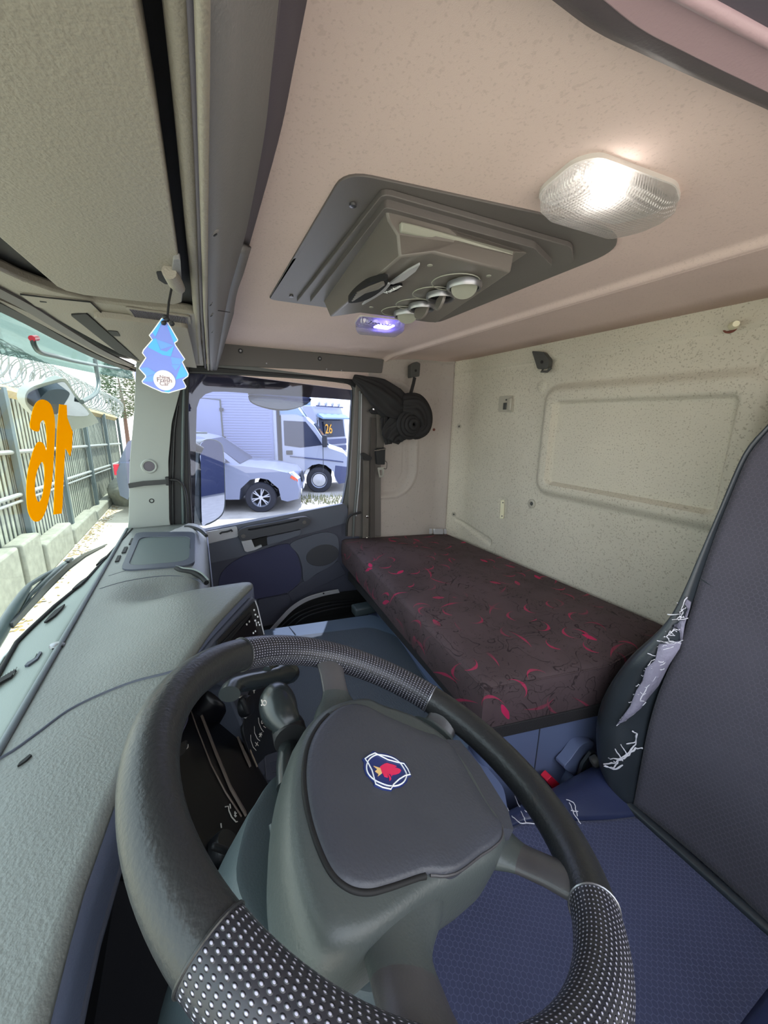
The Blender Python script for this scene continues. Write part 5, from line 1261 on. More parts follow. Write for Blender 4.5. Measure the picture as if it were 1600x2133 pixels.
for i, L in enumerate(([(645, 268), (688, 258), (620, 400), (492, 690), (415, 580)], [(800, 432), (1005, 760), (990, 788), (930, 850), (765, 420)], [(432, 745), (500, 722), (612, 1000), (640, 1100), (312, 932)], [(930, 900), (850, 1150), (642, 1110), (605, 1000), (755, 1040)],
          [(852, 1162), (1168, 1214), (1112, 1285), (1080, 1340), (880, 1330)], [(1100, 1320), (1252, 1560), (1225, 1615), (962, 1690)], [(128, 1420), (300, 1400), (530, 1540), (265, 1625), (262, 1590)], [(262, 1640), (500, 1560), (420, 1740), (190, 1735)], [(722, 1885), (860, 1860), (832, 1985), (705, 1982)], [(510, 745), (920, 890), (612, 985)], [(860, 1345), (1070, 1345), (960, 1480)])):
    plate('facet', px(c8(L), fx-0.0004), (0.0004, 0, 0), 'fresh_b' if i in (0, 1, 2, 3, 5, 8) else 'fresh_c', tcard)
badge = lathe('round_label', [(0.0001, 0.0008), (0.0118, 0.0008), (0.0125, 0.0004), (0.0125, 0)], px(c8([(705, 1708)]), fx-0.0004)[0], (-1, 0, 0), 'white', fresh, 32, caps=False)
lathe('label_inner', [(0.0001, 0.0011), (0.0108, 0.0011), (0.0108, 0.0005)], px(c8([(705, 1708)]), fx-0.0004)[0], (-1, 0, 0), 'pale', badge, 28, caps=False)
tA, tB = px(c8([(560, 1690)]), fx)[0], px(c8([(850, 1712)]), fx)[0]; tU = px(c8([(715, 1560)]), fx)[0]-px(c8([(700, 1850)]), fx)[0]
M['print'] = plain('grey_print', (104, 92, 104), 0.5)
for body, c, s in (('New', (705, 1636), 0.0058), ('Fresh', (703, 1706), 0.0080), ('Car', (700, 1790), 0.0072)):
    text('lettering', body, s, px(c8([c]), fx-0.0018)[0], tB-tA, tU, 'print', badge, 0.0001)
kn = px(c8([(765, 300)]), fx-0.001)[0]
tp = zclamp([(359, 592)], 0.166)[0]
cord = tube('cord', [tp, tp.lerp(kn, 0.5)+V3((0, 0.001, 0)), kn], 0.0014, 'trim_black', fresh, 6)
bm = bmesh.new()
for d in ((0, 0, 0), (0, 0.004, -0.004), (0, -0.005, -0.004), (0, 0.002, 0.003)): add_lathe(bm, [(0.0001, -0.003), (0.0028, -0.0015), (0.0032, 0), (0.0026, 0.002), (0.0001, 0.003)], kn+V3(d)-V3((0.001, 0, 0)), (0.2, 0.4, 1), 10)
fin('knot', bm, 'trim_black', cord)
# ================================================================ OUTSIDE
GZ = -2.10
M['road'] = speckle('pale_concrete_road', (198, 190, 174), (150, 140, 118), 60, (0.58, 0.7), 0.3, 0.2)
M['block'] = plain('grey_concrete', (150, 150, 138), 0.9, grain=0.6, gscale=40, var=0.25, gdist=0.004)
M['sheet'] = plain('galvanised_fence_sheet', (162, 164, 150), 0.7, var=0.2)
M['sheet_gap'] = plain('fence_dark_gap', (70, 76, 72), 0.8)
M['post'] = plain('fence_post_steel', (92, 104, 106), 0.6)
M['railm'] = plain('fence_rail_steel', (150, 152, 150), 0.5)
M['timber'] = plain('timber_coping', (196, 172, 122), 0.8, var=0.2)
M['wire'] = plain('razor_wire_steel', (150, 152, 150), 0.5, 0.3)
M['leafm'] = plain('tree_leaves', (74, 88, 62), 0.8, var=0.3)
M['bark'] = plain('bark', (88, 70, 60), 0.9)
M['litter'] = plain('dry_leaves', (150, 128, 88), 0.9)
M['suv_paint'] = plain('silver_car_paint', (132, 138, 160), 0.28, 0.35)
M['van_paint'] = plain('white_van_paint', (158, 163, 178), 0.35)
M['box_paint'] = plain('box_body_lilac_white', (140, 146, 178), 0.5)
M['fairing'] = plain('fairing_pale_blue', (118, 146, 172), 0.4)
M['tyre'] = plain('tyre_rubber', (44, 44, 50), 0.8)
M['carglass'] = plain('car_glass_dark', (40, 48, 70), 0.12, spec=0.25)
M['bumper'] = plain('grey_bumper', (74, 80, 110), 0.6)
M['alloy'] = plain('alloy_rim', (200, 202, 210), 0.25, 0.7)
M['orange'] = plain('orange_lamp', (226, 96, 60), 0.2)
M['signboard'] = plain('sign_dark', (36, 40, 48), 0.5)
M['weeds'] = plain('weed_leaves', (140, 140, 96), 0.9)
g = structure(gridobj('ground', [[V3((x, y, GZ)) for x in (-12, -2, 4, 10, 20, 45)] for y in (-30, -12, -4, 0, 2.6, 12, 30)], 'road', solid=0.02, smooth=0))
def fz(x): return -0.047*(x-6.0)
FY = 2.06
fence = thing('fence', 'tall corrugated metal fence with steel posts and rails in front of the truck', 'fence', (9.5, FY, GZ))
posts = [4.4, 6.35, 8.1, 10.1, 12.2, 14.2]
for a, b in zip(posts, posts[1:]):
    rows = [[], []]; n = int((b-a)/0.02)
    for i in range(n+1):
        x = lerp(a, b, i/n); k = (x*8.0) % 1.0
        d = 0.020 if k < 0.28 else 0.0
        for r, z in zip(rows, (-1.95, 0.235)): r.append(V3((x, FY+0.03+d, z+fz(x))))
    pn = gridobj('sheet_panel', rows, 'sheet', fence, solid=0.003, smooth=0)
    bm = bmesh.new(); x = a
    while x < b:
        k = (x*8.0) % 1.0
        if k < 0.04: add_box(bm, (x+0.022, FY+0.030, -0.85+fz(x)), (0.022, 0.006, 2.15)); x += 0.1
        x += 0.005
    if len(bm.verts): fin('grooves', bm, 'sheet_gap', pn, smooth=0)
    else: bm.free()
    for z in (-0.45, -0.98, -1.06):
        p, q = V3((a, FY-0.02, z+fz(a))), V3((b, FY-0.02, z+fz(b))); bm = bmesh.new(); add_tube(bm, [p, q], 0.028 if z > -1 else 0.02, 8); fin('rail', bm, 'railm', fence)
    p, q = V3((a, FY+0.03, 0.30+fz(a))), V3((b, FY+0.03, 0.30+fz(b))); bm = bmesh.new(); add_tube(bm, [p, q], [0.075, 0.075], 4, twist=0); fin('coping', bm, 'timber', fence, smooth=0)
for x in posts: box('post', (x, FY-0.035, -0.85+fz(x)), (0.10, 0.06, 2.35), 'post', fence)
wirep = []
for i in range(60*22):
    t = i/(60*22); a = i/22*2*math.pi; x = 5.2+9.6*t
    wirep.append(V3((x+0.10*math.sin(a*0.37), FY+0.10+0.27*math.cos(a), 0.66+fz(x)+0.02*math.sin(i*0.13)+0.27*math.sin(a))))
wire = thing('razor_wire', 'coiled razor wire along the top of the metal fence', 'razor wire', (10, FY+0.1, 0.4))
bm = bmesh.new(); add_tube(bm, wirep, 0.009, 4); fin('coil', bm, 'wire', wire, smooth=0)
bm = bmesh.new(); random.seed(3)
for i in range(0, len(wirep), 4):
    p = wirep[i]; add_box(bm, p, (0.05, 0.012, 0.004), Matrix.Rotation(random.uniform(0, 3.1), 3, 'Y') @ Matrix.Rotation(random.uniform(0, 3.1), 3, 'X'))
fin('barbs', bm, 'wire', wire, smooth=0)
tag(tube('wire_pole', [V3((6.9, FY+0.2, -0.2)), V3((6.9, FY+0.2, 1.1))], 0.025, 'bark'), 'thin brown pole standing up through the razor wire', 'pole')
blk = [(4.6, 5.55, 0.64, 'nearest'), (5.62, 6.25, 0.62, ''), (6.32, 7.6, 0.42, ''), (7.66, 9.3, 0.27, ''), (9.36, 11.8, 0.20, '')]
bl_lab = ['concrete block of the fence footing at the left edge of the windscreen', 'short upright concrete block left of a dark gap in the fence footing', 'concrete block of the fence footing right of the dark gap, below the number six', 'longer low concrete block below the reversed number one', 'lowest and farthest concrete block of the fence footing']
for (a, b, h, _), lab in zip(blk, bl_lab):
    tag(box('concrete_block', ((a+b)/2, FY-0.06, GZ+h/2), (b-a-0.04, 0.20, h), 'block', None, bevel=0.03), lab, 'concrete block', 'concrete blocks under the fence')
bm = bmesh.new(); random.seed(9)
for i in range(420):
    x = random.uniform(4.6, 11.8); y = FY-0.18-abs(random.gauss(0, 0.10)); s = random.uniform(0.012, 0.03)
    add_box(bm, (x, y, GZ+0.013), (s*1.6, s, 0.003), Matrix.Rotation(random.uniform(0, 6), 3, 'Z') @ Matrix.Rotation(random.uniform(-0.5, 0.5), 3, 'X'))
tag(fin('dry_leaves', bm, 'litter', None, smooth=0), 'dry leaves scattered along the foot of the concrete blocks', 'leaves', None, 'stuff')
bm = bmesh.new(); bmesh.ops.create_icosphere(bm, subdivisions=3, radius=0.42); random.seed(4)
for v in bm.verts: v.co = V3((v.co.x*1.2, v.co.y*0.8, max(-0.3, v.co.z)*0.95))*(1+0.16*math.sin(v.co.x*9+1)*math.sin(v.co.y*8)+0.1*math.sin(v.co.z*11))+V3((11.0, 1.62, GZ+0.26))
tag(fin('boulder', bm, 'block', None), 'grey boulder at the far end of the fence beside the pillar', 'rock')
def leafy(name, c, rad, n, label, seed, size=0.10):
    random.seed(seed); t = thing(name, label, 'tree', (c[0], c[1], GZ))
    tube('trunk', [V3((c[0], c[1], GZ)), V3((c[0]+0.1, c[1], c[2]-rad[2]*0.4)), V3((c[0]+0.2, c[1]+0.1, c[2]+rad[2]*0.4))], [0.14, 0.11, 0.04], 'bark', t, 8)
    bm = bmesh.new()
    for i in range(n):
        while True:
            v = V3((random.uniform(-1, 1), random.uniform(-1, 1), random.uniform(-1, 1)))
            if v.length < 1: break
        v = v.normalized()*v.length**0.5
        p = V3((c[0]+v.x*rad[0], c[1]+v.y*rad[1], c[2]+v.z*rad[2]))
        R = Matrix.Rotation(random.uniform(0, 6.3), 3, 'Z') @ Matrix.Rotation(random.uniform(-1.2, 1.2), 3, 'X'); s = size*random.uniform(0.6, 1.3)
        q = [p+R @ V3(a) for a in ((-s, 0, 0), (0, -s*0.45, 0.01), (s, 0, 0), (0, s*0.45, 0.01))]
        bm.faces.new([bm.verts.new(a) for a in q])
    fin('crown', bm, 'leafm', t, smooth=0, recalc=False)
leafy('tree', py([(252, 812)], 4.3)[0], (5.0, 0.9, 2.0), 4200, 'dark green tree behind the far end of the fence beside the pillar', 21)
leafy('tree', (10.0, 4.9, 1.1), (1.5, 0.9, 1.2), 1500, 'greyer bushy tree behind the razor wire above the round front mirror', 22)
random.seed(31)
bt = thing('bare_tree', 'leafless dry tree behind the fence at the left edge of the windscreen', 'tree', (6.6, 3.0, GZ))
bm = bmesh.new()
def branch(p, d, L, r, k):
    P = [p]; d = V3((d.x, abs(d.y)*0.5, d.z)).normalized()
    for i in range(4):
        d = (d+V3((random.uniform(-.3, .3), random.uniform(0, .2), random.uniform(-.1, .25)))).normalized(); P.append(P[-1]+d*L/4)
    add_tube(bm, P, [r, r*0.85, r*0.7, r*0.55, r*0.4], 5)
    if k:
        for i in range(3): branch(P[1+i], (d+V3((random.uniform(-1, 1), random.uniform(-1, 1), random.uniform(-.3, .8)))).normalized(), L*0.62, r*0.5, k-1)
branch(V3((6.6, 3.0, GZ)), V3((0, 0, 1)), 3.0, 0.06, 3)
fin('branches', bm, 'bark', bt, 60)

# ---------------------------------------------------------------- vehicles (u forward, w to the far side, z up from the ground)
def frame(o, b):
    b = math.radians(b); f = V3((-math.sin(b), -math.cos(b), 0)); w = V3((math.cos(b), -math.sin(b), 0))
    return lambda u, ww, z: V3(o)+f*u+w*ww+V3((0, 0, z))
def wheel_(L, u, ww, r, wd, par, rimk, name='wheel'):
    c = L(u, ww, r); ax = (L(0, -1, 0)-L(0, 0, 0)).normalized()
    t = lathe(name, [(r*0.62, -wd/2), (r*0.93, -wd/2), (r, -wd*0.32), (r, wd*0.32), (r*0.93, wd/2), (r*0.64, wd/2), (r*0.60, wd*0.25)], c, ax, 'tyre', par, 36, caps=False)
    bm = bmesh.new()
    add_lathe(bm, [(r*0.64, wd*0.42), (r*0.60, wd*0.46), (r*0.54, wd*0.30), (r*0.53, -wd*0.2)], c, ax, 36, caps=False)
    if rimk == 'spoke':
        u1 = ax.orthogonal().normalized(); u2 = ax.cross(u1)
        for k in range(6):
            for dd in (-0.13, 0.13):
                a = k*math.pi/3+dd; d = u1*math.cos(a)+u2*math.sin(a)
                add_tube(bm, [c+ax*wd*0.36+(u1*math.cos(k*math.pi/3)+u2*math.sin(k*math.pi/3))*r*0.1, c+ax*wd*0.38+d*r*0.57], r*0.045, 6)
        add_lathe(bm, [(r*0.14, wd*0.2), (r*0.14, wd*0.40), (0.001, wd*0.42)], c, ax, 16)
    else:
        add_lathe(bm, [(r*0.50, wd*0.30), (r*0.30, wd*0.18), (r*0.26, wd*0.30), (0.001, wd*0.32)], c, ax, 24)
    fin('rim', bm, 'alloy', t)
    lathe('rim_back', [(r*0.53, 0.0), (0.001, 0.0)], c, ax, 'shadow_black', t, 24, caps=False)
    return t
def body(L, prof, widths, mat, par, name, bevel=0.0, smooth=40):
    """prof: (u,z) outline; widths: list of (w, inset) stations"""
    cu = sum(p[0] for p in prof)/len(prof); cz = sum(p[1] for p in prof)/len(prof)
    loops = [[L(cu+(u-cu)*k, w, cz+(z-cz)*k2) for u, z in prof] for w, k, k2 in widths]
    return loft(name, loops, mat, par, bevel, smooth=smooth)
SB_ = 18
L = frame((8.855, -1.237, GZ), SB_)
suv = thing('suv', 'silver grey sport utility car parked on the passenger side', 'car', L(-1.3, 0.85, 0))
lowp = [(0.60, 0.24), (0.84, 0.30), (0.88, 0.52), (0.84, 0.72), (0.70, 0.90), (0.30, 1.00), (-0.30, 1.07), (-0.62, 1.10), (-2.0, 1.12), (-2.85, 1.14), (-2.97, 0.9), (-2.95, 0.42), (-2.80, 0.32), (-2.68, 0.62), (-2.38, 0.80), (-2.02, 0.62), (-1.96, 0.30), (-0.46, 0.30), (-0.42, 0.55), (-0.2, 0.76), (0.0, 0.80), (0.2, 0.76), (0.42, 0.55), (0.47, 0.28)]
body(L, lowp, [(0.0, 0.985, 0.97), (0.06, 1, 1), (0.9, 1.012, 1.02), (1.74, 1, 1), (1.80, 0.985, 0.97)], 'suv_paint', suv, 'body', smooth=50)
gh = [(-0.40, 1.06), (-0.92, 1.46), (-1.20, 1.66), (-1.7, 1.75), (-2.4, 1.72), (-2.72, 1.56), (-2.90, 1.10)]
def gh_loop(w, k): return [L(u*1.0+(0.02 if z > 1.3 else 0), w+(0.16*(z-1.08)/0.6)*k, z) for u, z in gh]
loft('cabin', [gh_loop(0.05, 1), gh_loop(0.9, 0), gh_loop(1.75, -1)], 'suv_paint', suv, 0.0, smooth=50)
plate('windscreen', [L(-0.44, 0.16, 1.10), L(-0.44, 1.64, 1.10), L(-1.12, 1.52, 1.61), L(-1.12, 0.26, 1.61)], V3((0, 0, 0.01))+(L(0.012, 0, 0)-L(0, 0, 0)), 'carglass', suv)
for a, b, c_, d in (((-0.62, 1.13), (-1.18, 1.58), (-1.70, 1.64), (-1.70, 1.14)), ((-1.80, 1.14), (-1.80, 1.64), (-2.45, 1.62), (-2.68, 1.16))):
    plate('side_window', [L(u, 0.05+0.16*(z-1.08)/0.6-0.012, z) for u, z in (a, b, c_, d)], L(0, 0.01, 0)-L(0, 0, 0), 'carglass', suv)
bm = bmesh.new(); add_lathe(bm, [(0.02, -0.08), (0.09, -0.06), (0.10, 0.05), (0.03, 0.09)], L(-0.78, -0.10, 1.18), L(0, -1, 0)-L(0, 0, 0), 14); fin('door_mirror', bm, 'suv_paint', suv)
for u in (0.0, -2.38):
    wheel_(L, u, 0.10, 0.345, 0.22, suv, 'spoke'); wheel_(L, u, 1.70, 0.345, 0.22, suv, 'spoke')
plate('headlamp', [L(0.80, 0.03, 0.74), L(0.62, -0.012, 0.93), L(0.70, 0.30, 0.92), L(0.86, 0.34, 0.76)], L(0.015, -0.01, 0)-L(0, 0, 0), 'chrome', suv, 0.005)
plate('indicator', [L(0.82, 0.02, 0.70), L(0.66, -0.012, 0.80), L(0.70, -0.012, 0.86), L(0.82, 0.03, 0.76)], L(0.012, -0.012, 0)-L(0, 0, 0), 'orange', suv, 0.004)
plate('grille', [L(0.885, 0.55, 0.62), L(0.84, 0.58, 0.82), L(0.84, 1.22, 0.82), L(0.885, 1.25, 0.62)], L(0.02, 0, 0)-L(0, 0, 0), 'signboard', suv, 0.006)
lathe('fog_lamp', [(0.07, 0), (0.07, 0.01), (0.05, 0.015)], L(0.885, 0.25, 0.45), L(1, -0.2, 0)-L(0, 0, 0), 'chrome', suv, 16)
plate('number_plate', [L(0.90, 0.66, 0.44), L(0.90, 1.14, 0.44), L(0.90, 1.14, 0.54), L(0.90, 0.66, 0.54)], L(0.012, 0, 0)-L(0, 0, 0), 'white', suv)
for w in (0.03, 1.70): box('tail_lamp', L(-2.93, w+0.03, 0.98), (0.12, 0.10, 0.22), 'red', suv)
box('roof_rail', L(-1.7, 0.26, 1.76), (0.05, 1.2, 0.04), 'shell', suv, R=Matrix.Rotation(math.radians(-SB_), 3, 'Z'), bevel=0.012)

L = frame((10.75, -3.16, GZ), SB_)
van = thing('box_van', 'white box van parked behind the silver car, with ribbed lilac box body', 'van', L(-2, 1, 0))
cabp = [(0.55, 0.28), (0.92, 0.34), (0.98, 0.62), (0.92, 0.95), (0.72, 1.16), (0.30, 1.30), (-0.10, 1.92), (-0.34, 2.14), (-0.60, 2.22), (-1.02, 2.22), (-1.02, 0.5), (-0.48, 0.42), (-0.42, 0.62), (-0.2, 0.80), (0.0, 0.84), (0.2, 0.80), (0.42, 0.62), (0.48, 0.34)]
body(L, cabp, [(0.0, 0.98, 0.97), (0.07, 1, 1), (1.0, 1.01, 1.01), (1.93, 1, 1), (2.0, 0.98, 0.97)], 'van_paint', van, 'cab', smooth=50)
body(L, [(0.56, 0.26), (0.95, 0.32), (1.01, 0.60), (0.97, 0.74), (0.47, 0.80), (0.44, 0.5)], [(-0.012, 1, 1), (2.012, 1, 1)], 'bumper', van, 'bumper', 0.01)
plate('side_window', [L(0.12, -0.008, 1.38), L(-0.06, -0.008, 1.66), L(-0.34, -0.008, 2.02), L(-0.94, -0.008, 2.04), L(-0.94, -0.008, 1.36), L(-0.5, -0.008, 1.30)], L(0, 0.014, 0)-L(0, 0, 0), 'carglass', van, 0.006)
plate('windscreen', [L(0.27, 0.12, 1.36), L(0.27, 1.88, 1.36), L(-0.12, 1.78, 1.96), L(-0.12, 0.22, 1.96)], (L(0.02, 0, 0.014)-L(0, 0, 0)), 'carglass', van)
plate('door_seam', [L(0.12, -0.006, 0.62), L(0.135, -0.006, 0.62), L(0.135, -0.006, 1.36), L(0.12, -0.006, 1.36)], L(0, 0.01, 0)-L(0, 0, 0), 'sheet_gap', van)
plate('door_handle', rounded([L(-0.90, -0.012, 1.10), L(-0.72, -0.012, 1.10), L(-0.72, -0.012, 1.22), L(-0.90, -0.012, 1.22)], 0.02, 3), L(0, 0.02, 0)-L(0, 0, 0), 'signboard', van)
tube('rub_strip', [L(-0.8, -0.01, 1.06), L(-0.2, -0.012, 1.0), L(0.3, -0.01, 0.95), L(0.7, 0.0, 0.90)], 0.018, 'bumper', van, 6)
bm = bmesh.new(); add_box(bm, L(0.18, -0.14, 1.50), (0.14, 0.14, 0.34), Matrix.Rotation(math.radians(-SB_), 3, 'Z')); fin('door_mirror', bm, 'signboard', van, bevel=0.03)
for u in (0.0, -3.0):
    wheel_(L, u, 0.10, 0.37, 0.22, van, 'plain'); wheel_(L, u, 1.9, 0.37, 0.22, van, 'plain')
fp = [(-0.38, 2.16), (-0.70, 2.60), (-1.00, 3.10), (-1.06, 3.10), (-1.06, 2.16)]
body(L, fp, [(0.08, 0.96, 0.97), (0.2, 1, 1), (1.8, 1, 1), (1.92, 0.96, 0.97)], 'fairing', van, 'roof_fairing', 0.02)
strap('fairing_edge', [L(-0.30, 0.14, 2.16), L(-0.52, 0.14, 2.50), L(-0.78, 0.14, 2.86), L(-1.0, 0.14, 3.12)], 0.16, L(0.2, -1, 0.1)-L(0, 0, 0), 0.03, 'van_paint', van)
bx0, bx1 = -1.14, -4.6
bodyb = plate('box_body', [L(bx0, -0.06, 0.75), L(bx1, -0.06, 0.75), L(bx1, -0.06, 3.25), L(bx0, -0.06, 3.25)], L(0, 2.14, 0)-L(0, 0, 0), 'box_paint', van, 0.02)
bm = bmesh.new()
for k in range(34):
    z = 0.85+0.07*k; add_box(bm, (L(-1.30, -0.066, z)+L(-4.5, -0.066, z))/2, (0.012, 3.2, 0.022), Matrix.Rotation(math.radians(-SB_), 3, 'Z'))
fin('side_ribs', bm, 'box_paint', bodyb, smooth=0)
tube('corner_post', [L(bx0-0.03, -0.07, 0.75), L(bx0-0.03, -0.07, 3.25)], 0.05, 'van_paint', bodyb, 8)
P = [L(-2.55, -0.085, 1.30), L(-2.55, -0.085, 2.55), L(-3.30, -0.085, 2.60), L(-3.30, -0.085, 1.30)]
sd = plate('side_door', P, L(0, 0.02, 0)-L(0, 0, 0), 'box_paint', van)
tube('door_frame', P, 0.022, 'sheet_gap', sd, 6, closed=True)
for z in (1.55, 2.3): box('hinge', L(-2.53, -0.10, z), (0.05, 0.10, 0.08), 'signboard', sd)
box('chassis', L(-2.8, 1.0, 0.60), (0.9, 3.4, 0.22), 'signboard', van, R=Matrix.Rotation(math.radians(-SB_), 3, 'Z'))

TB = 52
L = frame((16.2, -5.2, GZ), TB)      # u forward
trk = thing('truck', 'distant truck with the number 26 on its windscreen behind the box van', 'truck', L(-1, 0.9, 0))
body(L, [(0.0, 0.5), (0.12, 0.6), (0.12, 1.25), (0.02, 2.2), (-0.15, 2.62), (-1.8, 2.66), (-1.8, 0.5)], [(-0.9, 0.985, 0.985), (-0.82, 1, 1), (1.22, 1, 1), (1.3, 0.985, 0.985)], 'van_paint', trk, 'cab', 0.02)
plate('windscreen', [L(0.128, -0.75, 1.35), L(0.128, 1.15, 1.35), L(0.045, 1.10, 2.15), L(0.045, -0.70, 2.15)], L(0.01, 0, 0)-L(0, 0, 0), 'carglass', trk)
body(L, [(0.05, 2.20), (0.34, 2.10), (0.36, 2.16), (0.08, 2.32)], [(-0.85, 1, 1), (1.25, 1, 1)], 'fairing', trk, 'sun_visor')
for k in range(4): lathe('roof_lamp', [(0.09, -0.05), (0.11, 0), (0.10, 0.02), (0.001, 0.03)], L(0.02, -0.6+0.5*k, 2.72), L(1, 0, 0)-L(0, 0, 0), 'alloy', trk, 14)
tube('lamp_bar', [L(0.0, -0.8, 2.62), L(0.0, 1.2, 2.62)], 0.03, 'bumper', trk, 6)
sg = plate('number_board', [L(0.17, -0.50, 1.40), L(0.17, 0.12, 1.40), L(0.11, 0.12, 2.0), L(0.11, -0.50, 2.0)], L(0.012, 0, 0)-L(0, 0, 0), 'signboard', trk)
M['orange_print'] = plain('orange_number', (244, 168, 40), 0.5)
text('lettering', '26', 0.55, L(0.170, -0.19, 1.68), L(0, 1, 0)-L(0, 0, 0), V3((0, 0, 1)), 'orange_print', sg, 0.004)
for z, m in ((1.15, 'bumper'), (0.85, 'bumper'), (0.6, 'van_paint')): plate('front_panel', [L(0.13, -0.85, z-0.11), L(0.13, 1.25, z-0.11), L(0.13, 1.25, z+0.11), L(0.13, -0.85, z+0.11)], L(0.03, 0, 0)-L(0, 0, 0), m, trk, 0.01)
for w in (-0.7, 1.1): wheel_(L, -0.75, w, 0.5, 0.28, trk, 'plain')
tube('mirror_arm', [L(0.1, -0.9, 2.1), L(0.25, -1.1, 2.05), L(0.25, -1.1, 1.5)], 0.025, 'signboard', trk, 6)
bxt = plate('box_body', [L(-1.9, -1.0, 0.8), L(-6.5, -1.0, 0.8), L(-6.5, -1.0, 3.3), L(-1.9, -1.0, 3.3)], L(0, 2.4, 0)-L(0, 0, 0), 'fairing', trk, 0.02)
bm = bmesh.new(); random.seed(77)
for i in range(260):
    c = pz([(random.uniform(628, 722), random.uniform(1034, 1052))], GZ)[0]
    h = random.uniform(0.05, 0.16); d = V3((random.uniform(-.06, .06), random.uniform(-.06, .06), h))
    w = V3((0.006, 0.010, 0)); bm.faces.new([bm.verts.new(c-w), bm.verts.new(c+w), bm.verts.new(c+d)])
tag(fin('weeds', bm, 'weeds', None, smooth=0, recalc=False), 'dry weeds growing at the edge of the yard below the van wheel', 'weeds', None, 'stuff')

# ---------------------------------------------------------------- things mounted outside on our truck
wd_ = tag(plate('wind_deflector', px([(384, 779), (395, 776), (520, 782), (646, 790), (716, 798), (735, 808), (736, 834), (700, 831), (640, 827), (560, 822), (470, 816), (443, 816), (428, 821), (416, 832), (410, 850), (409, 880), (407, 1000), (404, 1108), (398, 1100), (391, 900)], 1.80), (0.003, 0, 0), 'smoke', None), 'smoked wind deflector along the top and front of the passenger window', 'wind deflector')
tag(tube('gutter_strip', px([(425, 777), (470, 785), (521, 796)], 1.84), 0.004, 'silver', None, 8), 'thin bright strip outside above the smoked wind deflector', 'trim strip')
km = thing('kerb_mirror', 'wide kerb mirror in black shell hanging outside above the passenger window', 'mirror', px([(582, 815)], 1.96)[0])
KMN = V3((-0.80, 0.05, -0.60)).normalized(); KP = px([(582, 835)], 1.95)[0]
plate('shell', pp(c2([(520, 790), (560, 788), (646, 796), (650, 815), (644, 830), (640, 842), (600, 855), (562, 853), (526, 841), (517, 826), (520, 805)], 3), KP-KMN*0.006, KMN), -KMN*0.06, 'black', km, 0.006)
plate('glass', pp(c2([(520, 821), (580, 823), (644, 828), (640, 841), (602, 852), (563, 850), (527, 839)], 3), KP, KMN), -KMN*0.003, 'mirror', km)
sm = thing('wing_mirror', 'tall passenger side wing mirror outside the front of the door window', 'mirror', px([(445, 1010)], 1.98)[0])
SMN = V3((-0.68, -0.73, 0.085)).normalized(); SMP = px([(443, 1000)], 1.97)[0]
ol = c2([(418, 935), (422, 921), (438, 916), (456, 922), (464, 938), (467, 1000), (467, 1055), (456, 1077), (430, 1091), (421, 1088), (419, 1000)], 3)
plate('glass', pp(ol, SMP, SMN), -SMN*0.003, 'mirror', sm)
plate('shell', pp(c2([(416, 935), (421, 919), (438, 914), (457, 920), (466, 937), (469, 1000), (469, 1057), (457, 1080), (428, 1095), (416, 1085), (406, 1050), (404, 1030), (410, 1000)], 3), SMP-SMN*0.006, SMN), -SMN*0.07, 'shell', sm, 0.006)
tube('arm', px([(372, 925), (395, 926), (422, 938)], 1.93), [0.035, 0.026, 0.014], 'black', sm, 10)
tube('lower_arm', px([(372, 1010), (385, 1040), (395, 1070), (418, 1080)], 1.93), [0.03, 0.03, 0.03, 0.02], 'black', sm, 10)
PV = ((0, 0.43, 0), (0, 1, 0))
vis = tag(gridobj('sun_visor', [[pp([(u, lerp(interp(u, [(-200, 520), (0, 640), (60, 668), (150, 716), (285, 772)]), interp(u, [(-200, 690), (0, 737), (60, 749), (140, 765), (200, 778), (285, 791)]), t/4))], *PV)[0]+V3((0, 0.02*math.sin(t/4*3.1), 0)) for u in range(-200, 290, 12)] for t in range(5)], 'visor', None, solid=0.003), 'green tinted sun visor outside across the top of the windscreen', 'sun visor')
PB_ = ((0, 0.405, 0), (0, 1, 0))
M['shellgrey'] = plain('pale_mirror_shell', (150, 152, 144), 0.4)
fm = thing('front_mirror', 'round cornered front mirror on a bent arm seen through the windscreen', 'mirror', pp([(130, 840)], (0, 0.55, 0), (0, 1, 0))[0])
tube('bar', crom(pp([(68, 706), (72, 720), (85, 734), (120, 743), (160, 753), (215, 763), (252, 767), (285, 758)], *PB_), 5), 0.0075, 'shell', fm, 10)
tube('red_collar', pp([(66, 705), (76, 704)], *PB_), 0.0085, 'red', fm, 10)
tube('arm', crom(pp([(198, 748), (201, 770), (205, 795), (203, 812), (194, 824), (170, 837)], *PB_), 5), [0.0095]*26, 'shell', fm, 10)
FMN = V3((-0.55, -0.78, -0.30)).normalized(); FMP = pp([(130, 840)], (0, 0.46, 0), (0, 1, 0))[0]
plate('shell', pp(c2([(52, 832), (56, 816), (72, 804), (110, 793), (131, 788), (141, 793), (160, 822), (203, 874), (200, 882), (172, 892), (140, 895), (110, 890), (78, 868), (58, 848)], 3), FMP, FMN), -FMN*0.035, 'shellgrey', fm, 0.005)
gls = plate('glass', pp(c2([(57, 832), (62, 818), (90, 806), (128, 796), (140, 803), (160, 832), (186, 862), (165, 867), (140, 865), (110, 862), (80, 852), (62, 842)], 3), FMP+FMN*0.002, FMN), -FMN*0.002, 'mirror', fm)
WPn = ((0, 0.40, 0), (0, 1, 0))
wip = thing('wiper', 'black windscreen wiper resting low outside the windscreen', 'wiper', pp([(110, 1220)], *WPn)[0])
strap('blade', pp([(24, 1302), (60, 1262), (100, 1218), (140, 1180), (175, 1156), (222, 1134)], *WPn), [0.010, 0.016, 0.018, 0.016, 0.010, 0.004], (0.25, 0, 1), 0.006, 'black', wip)
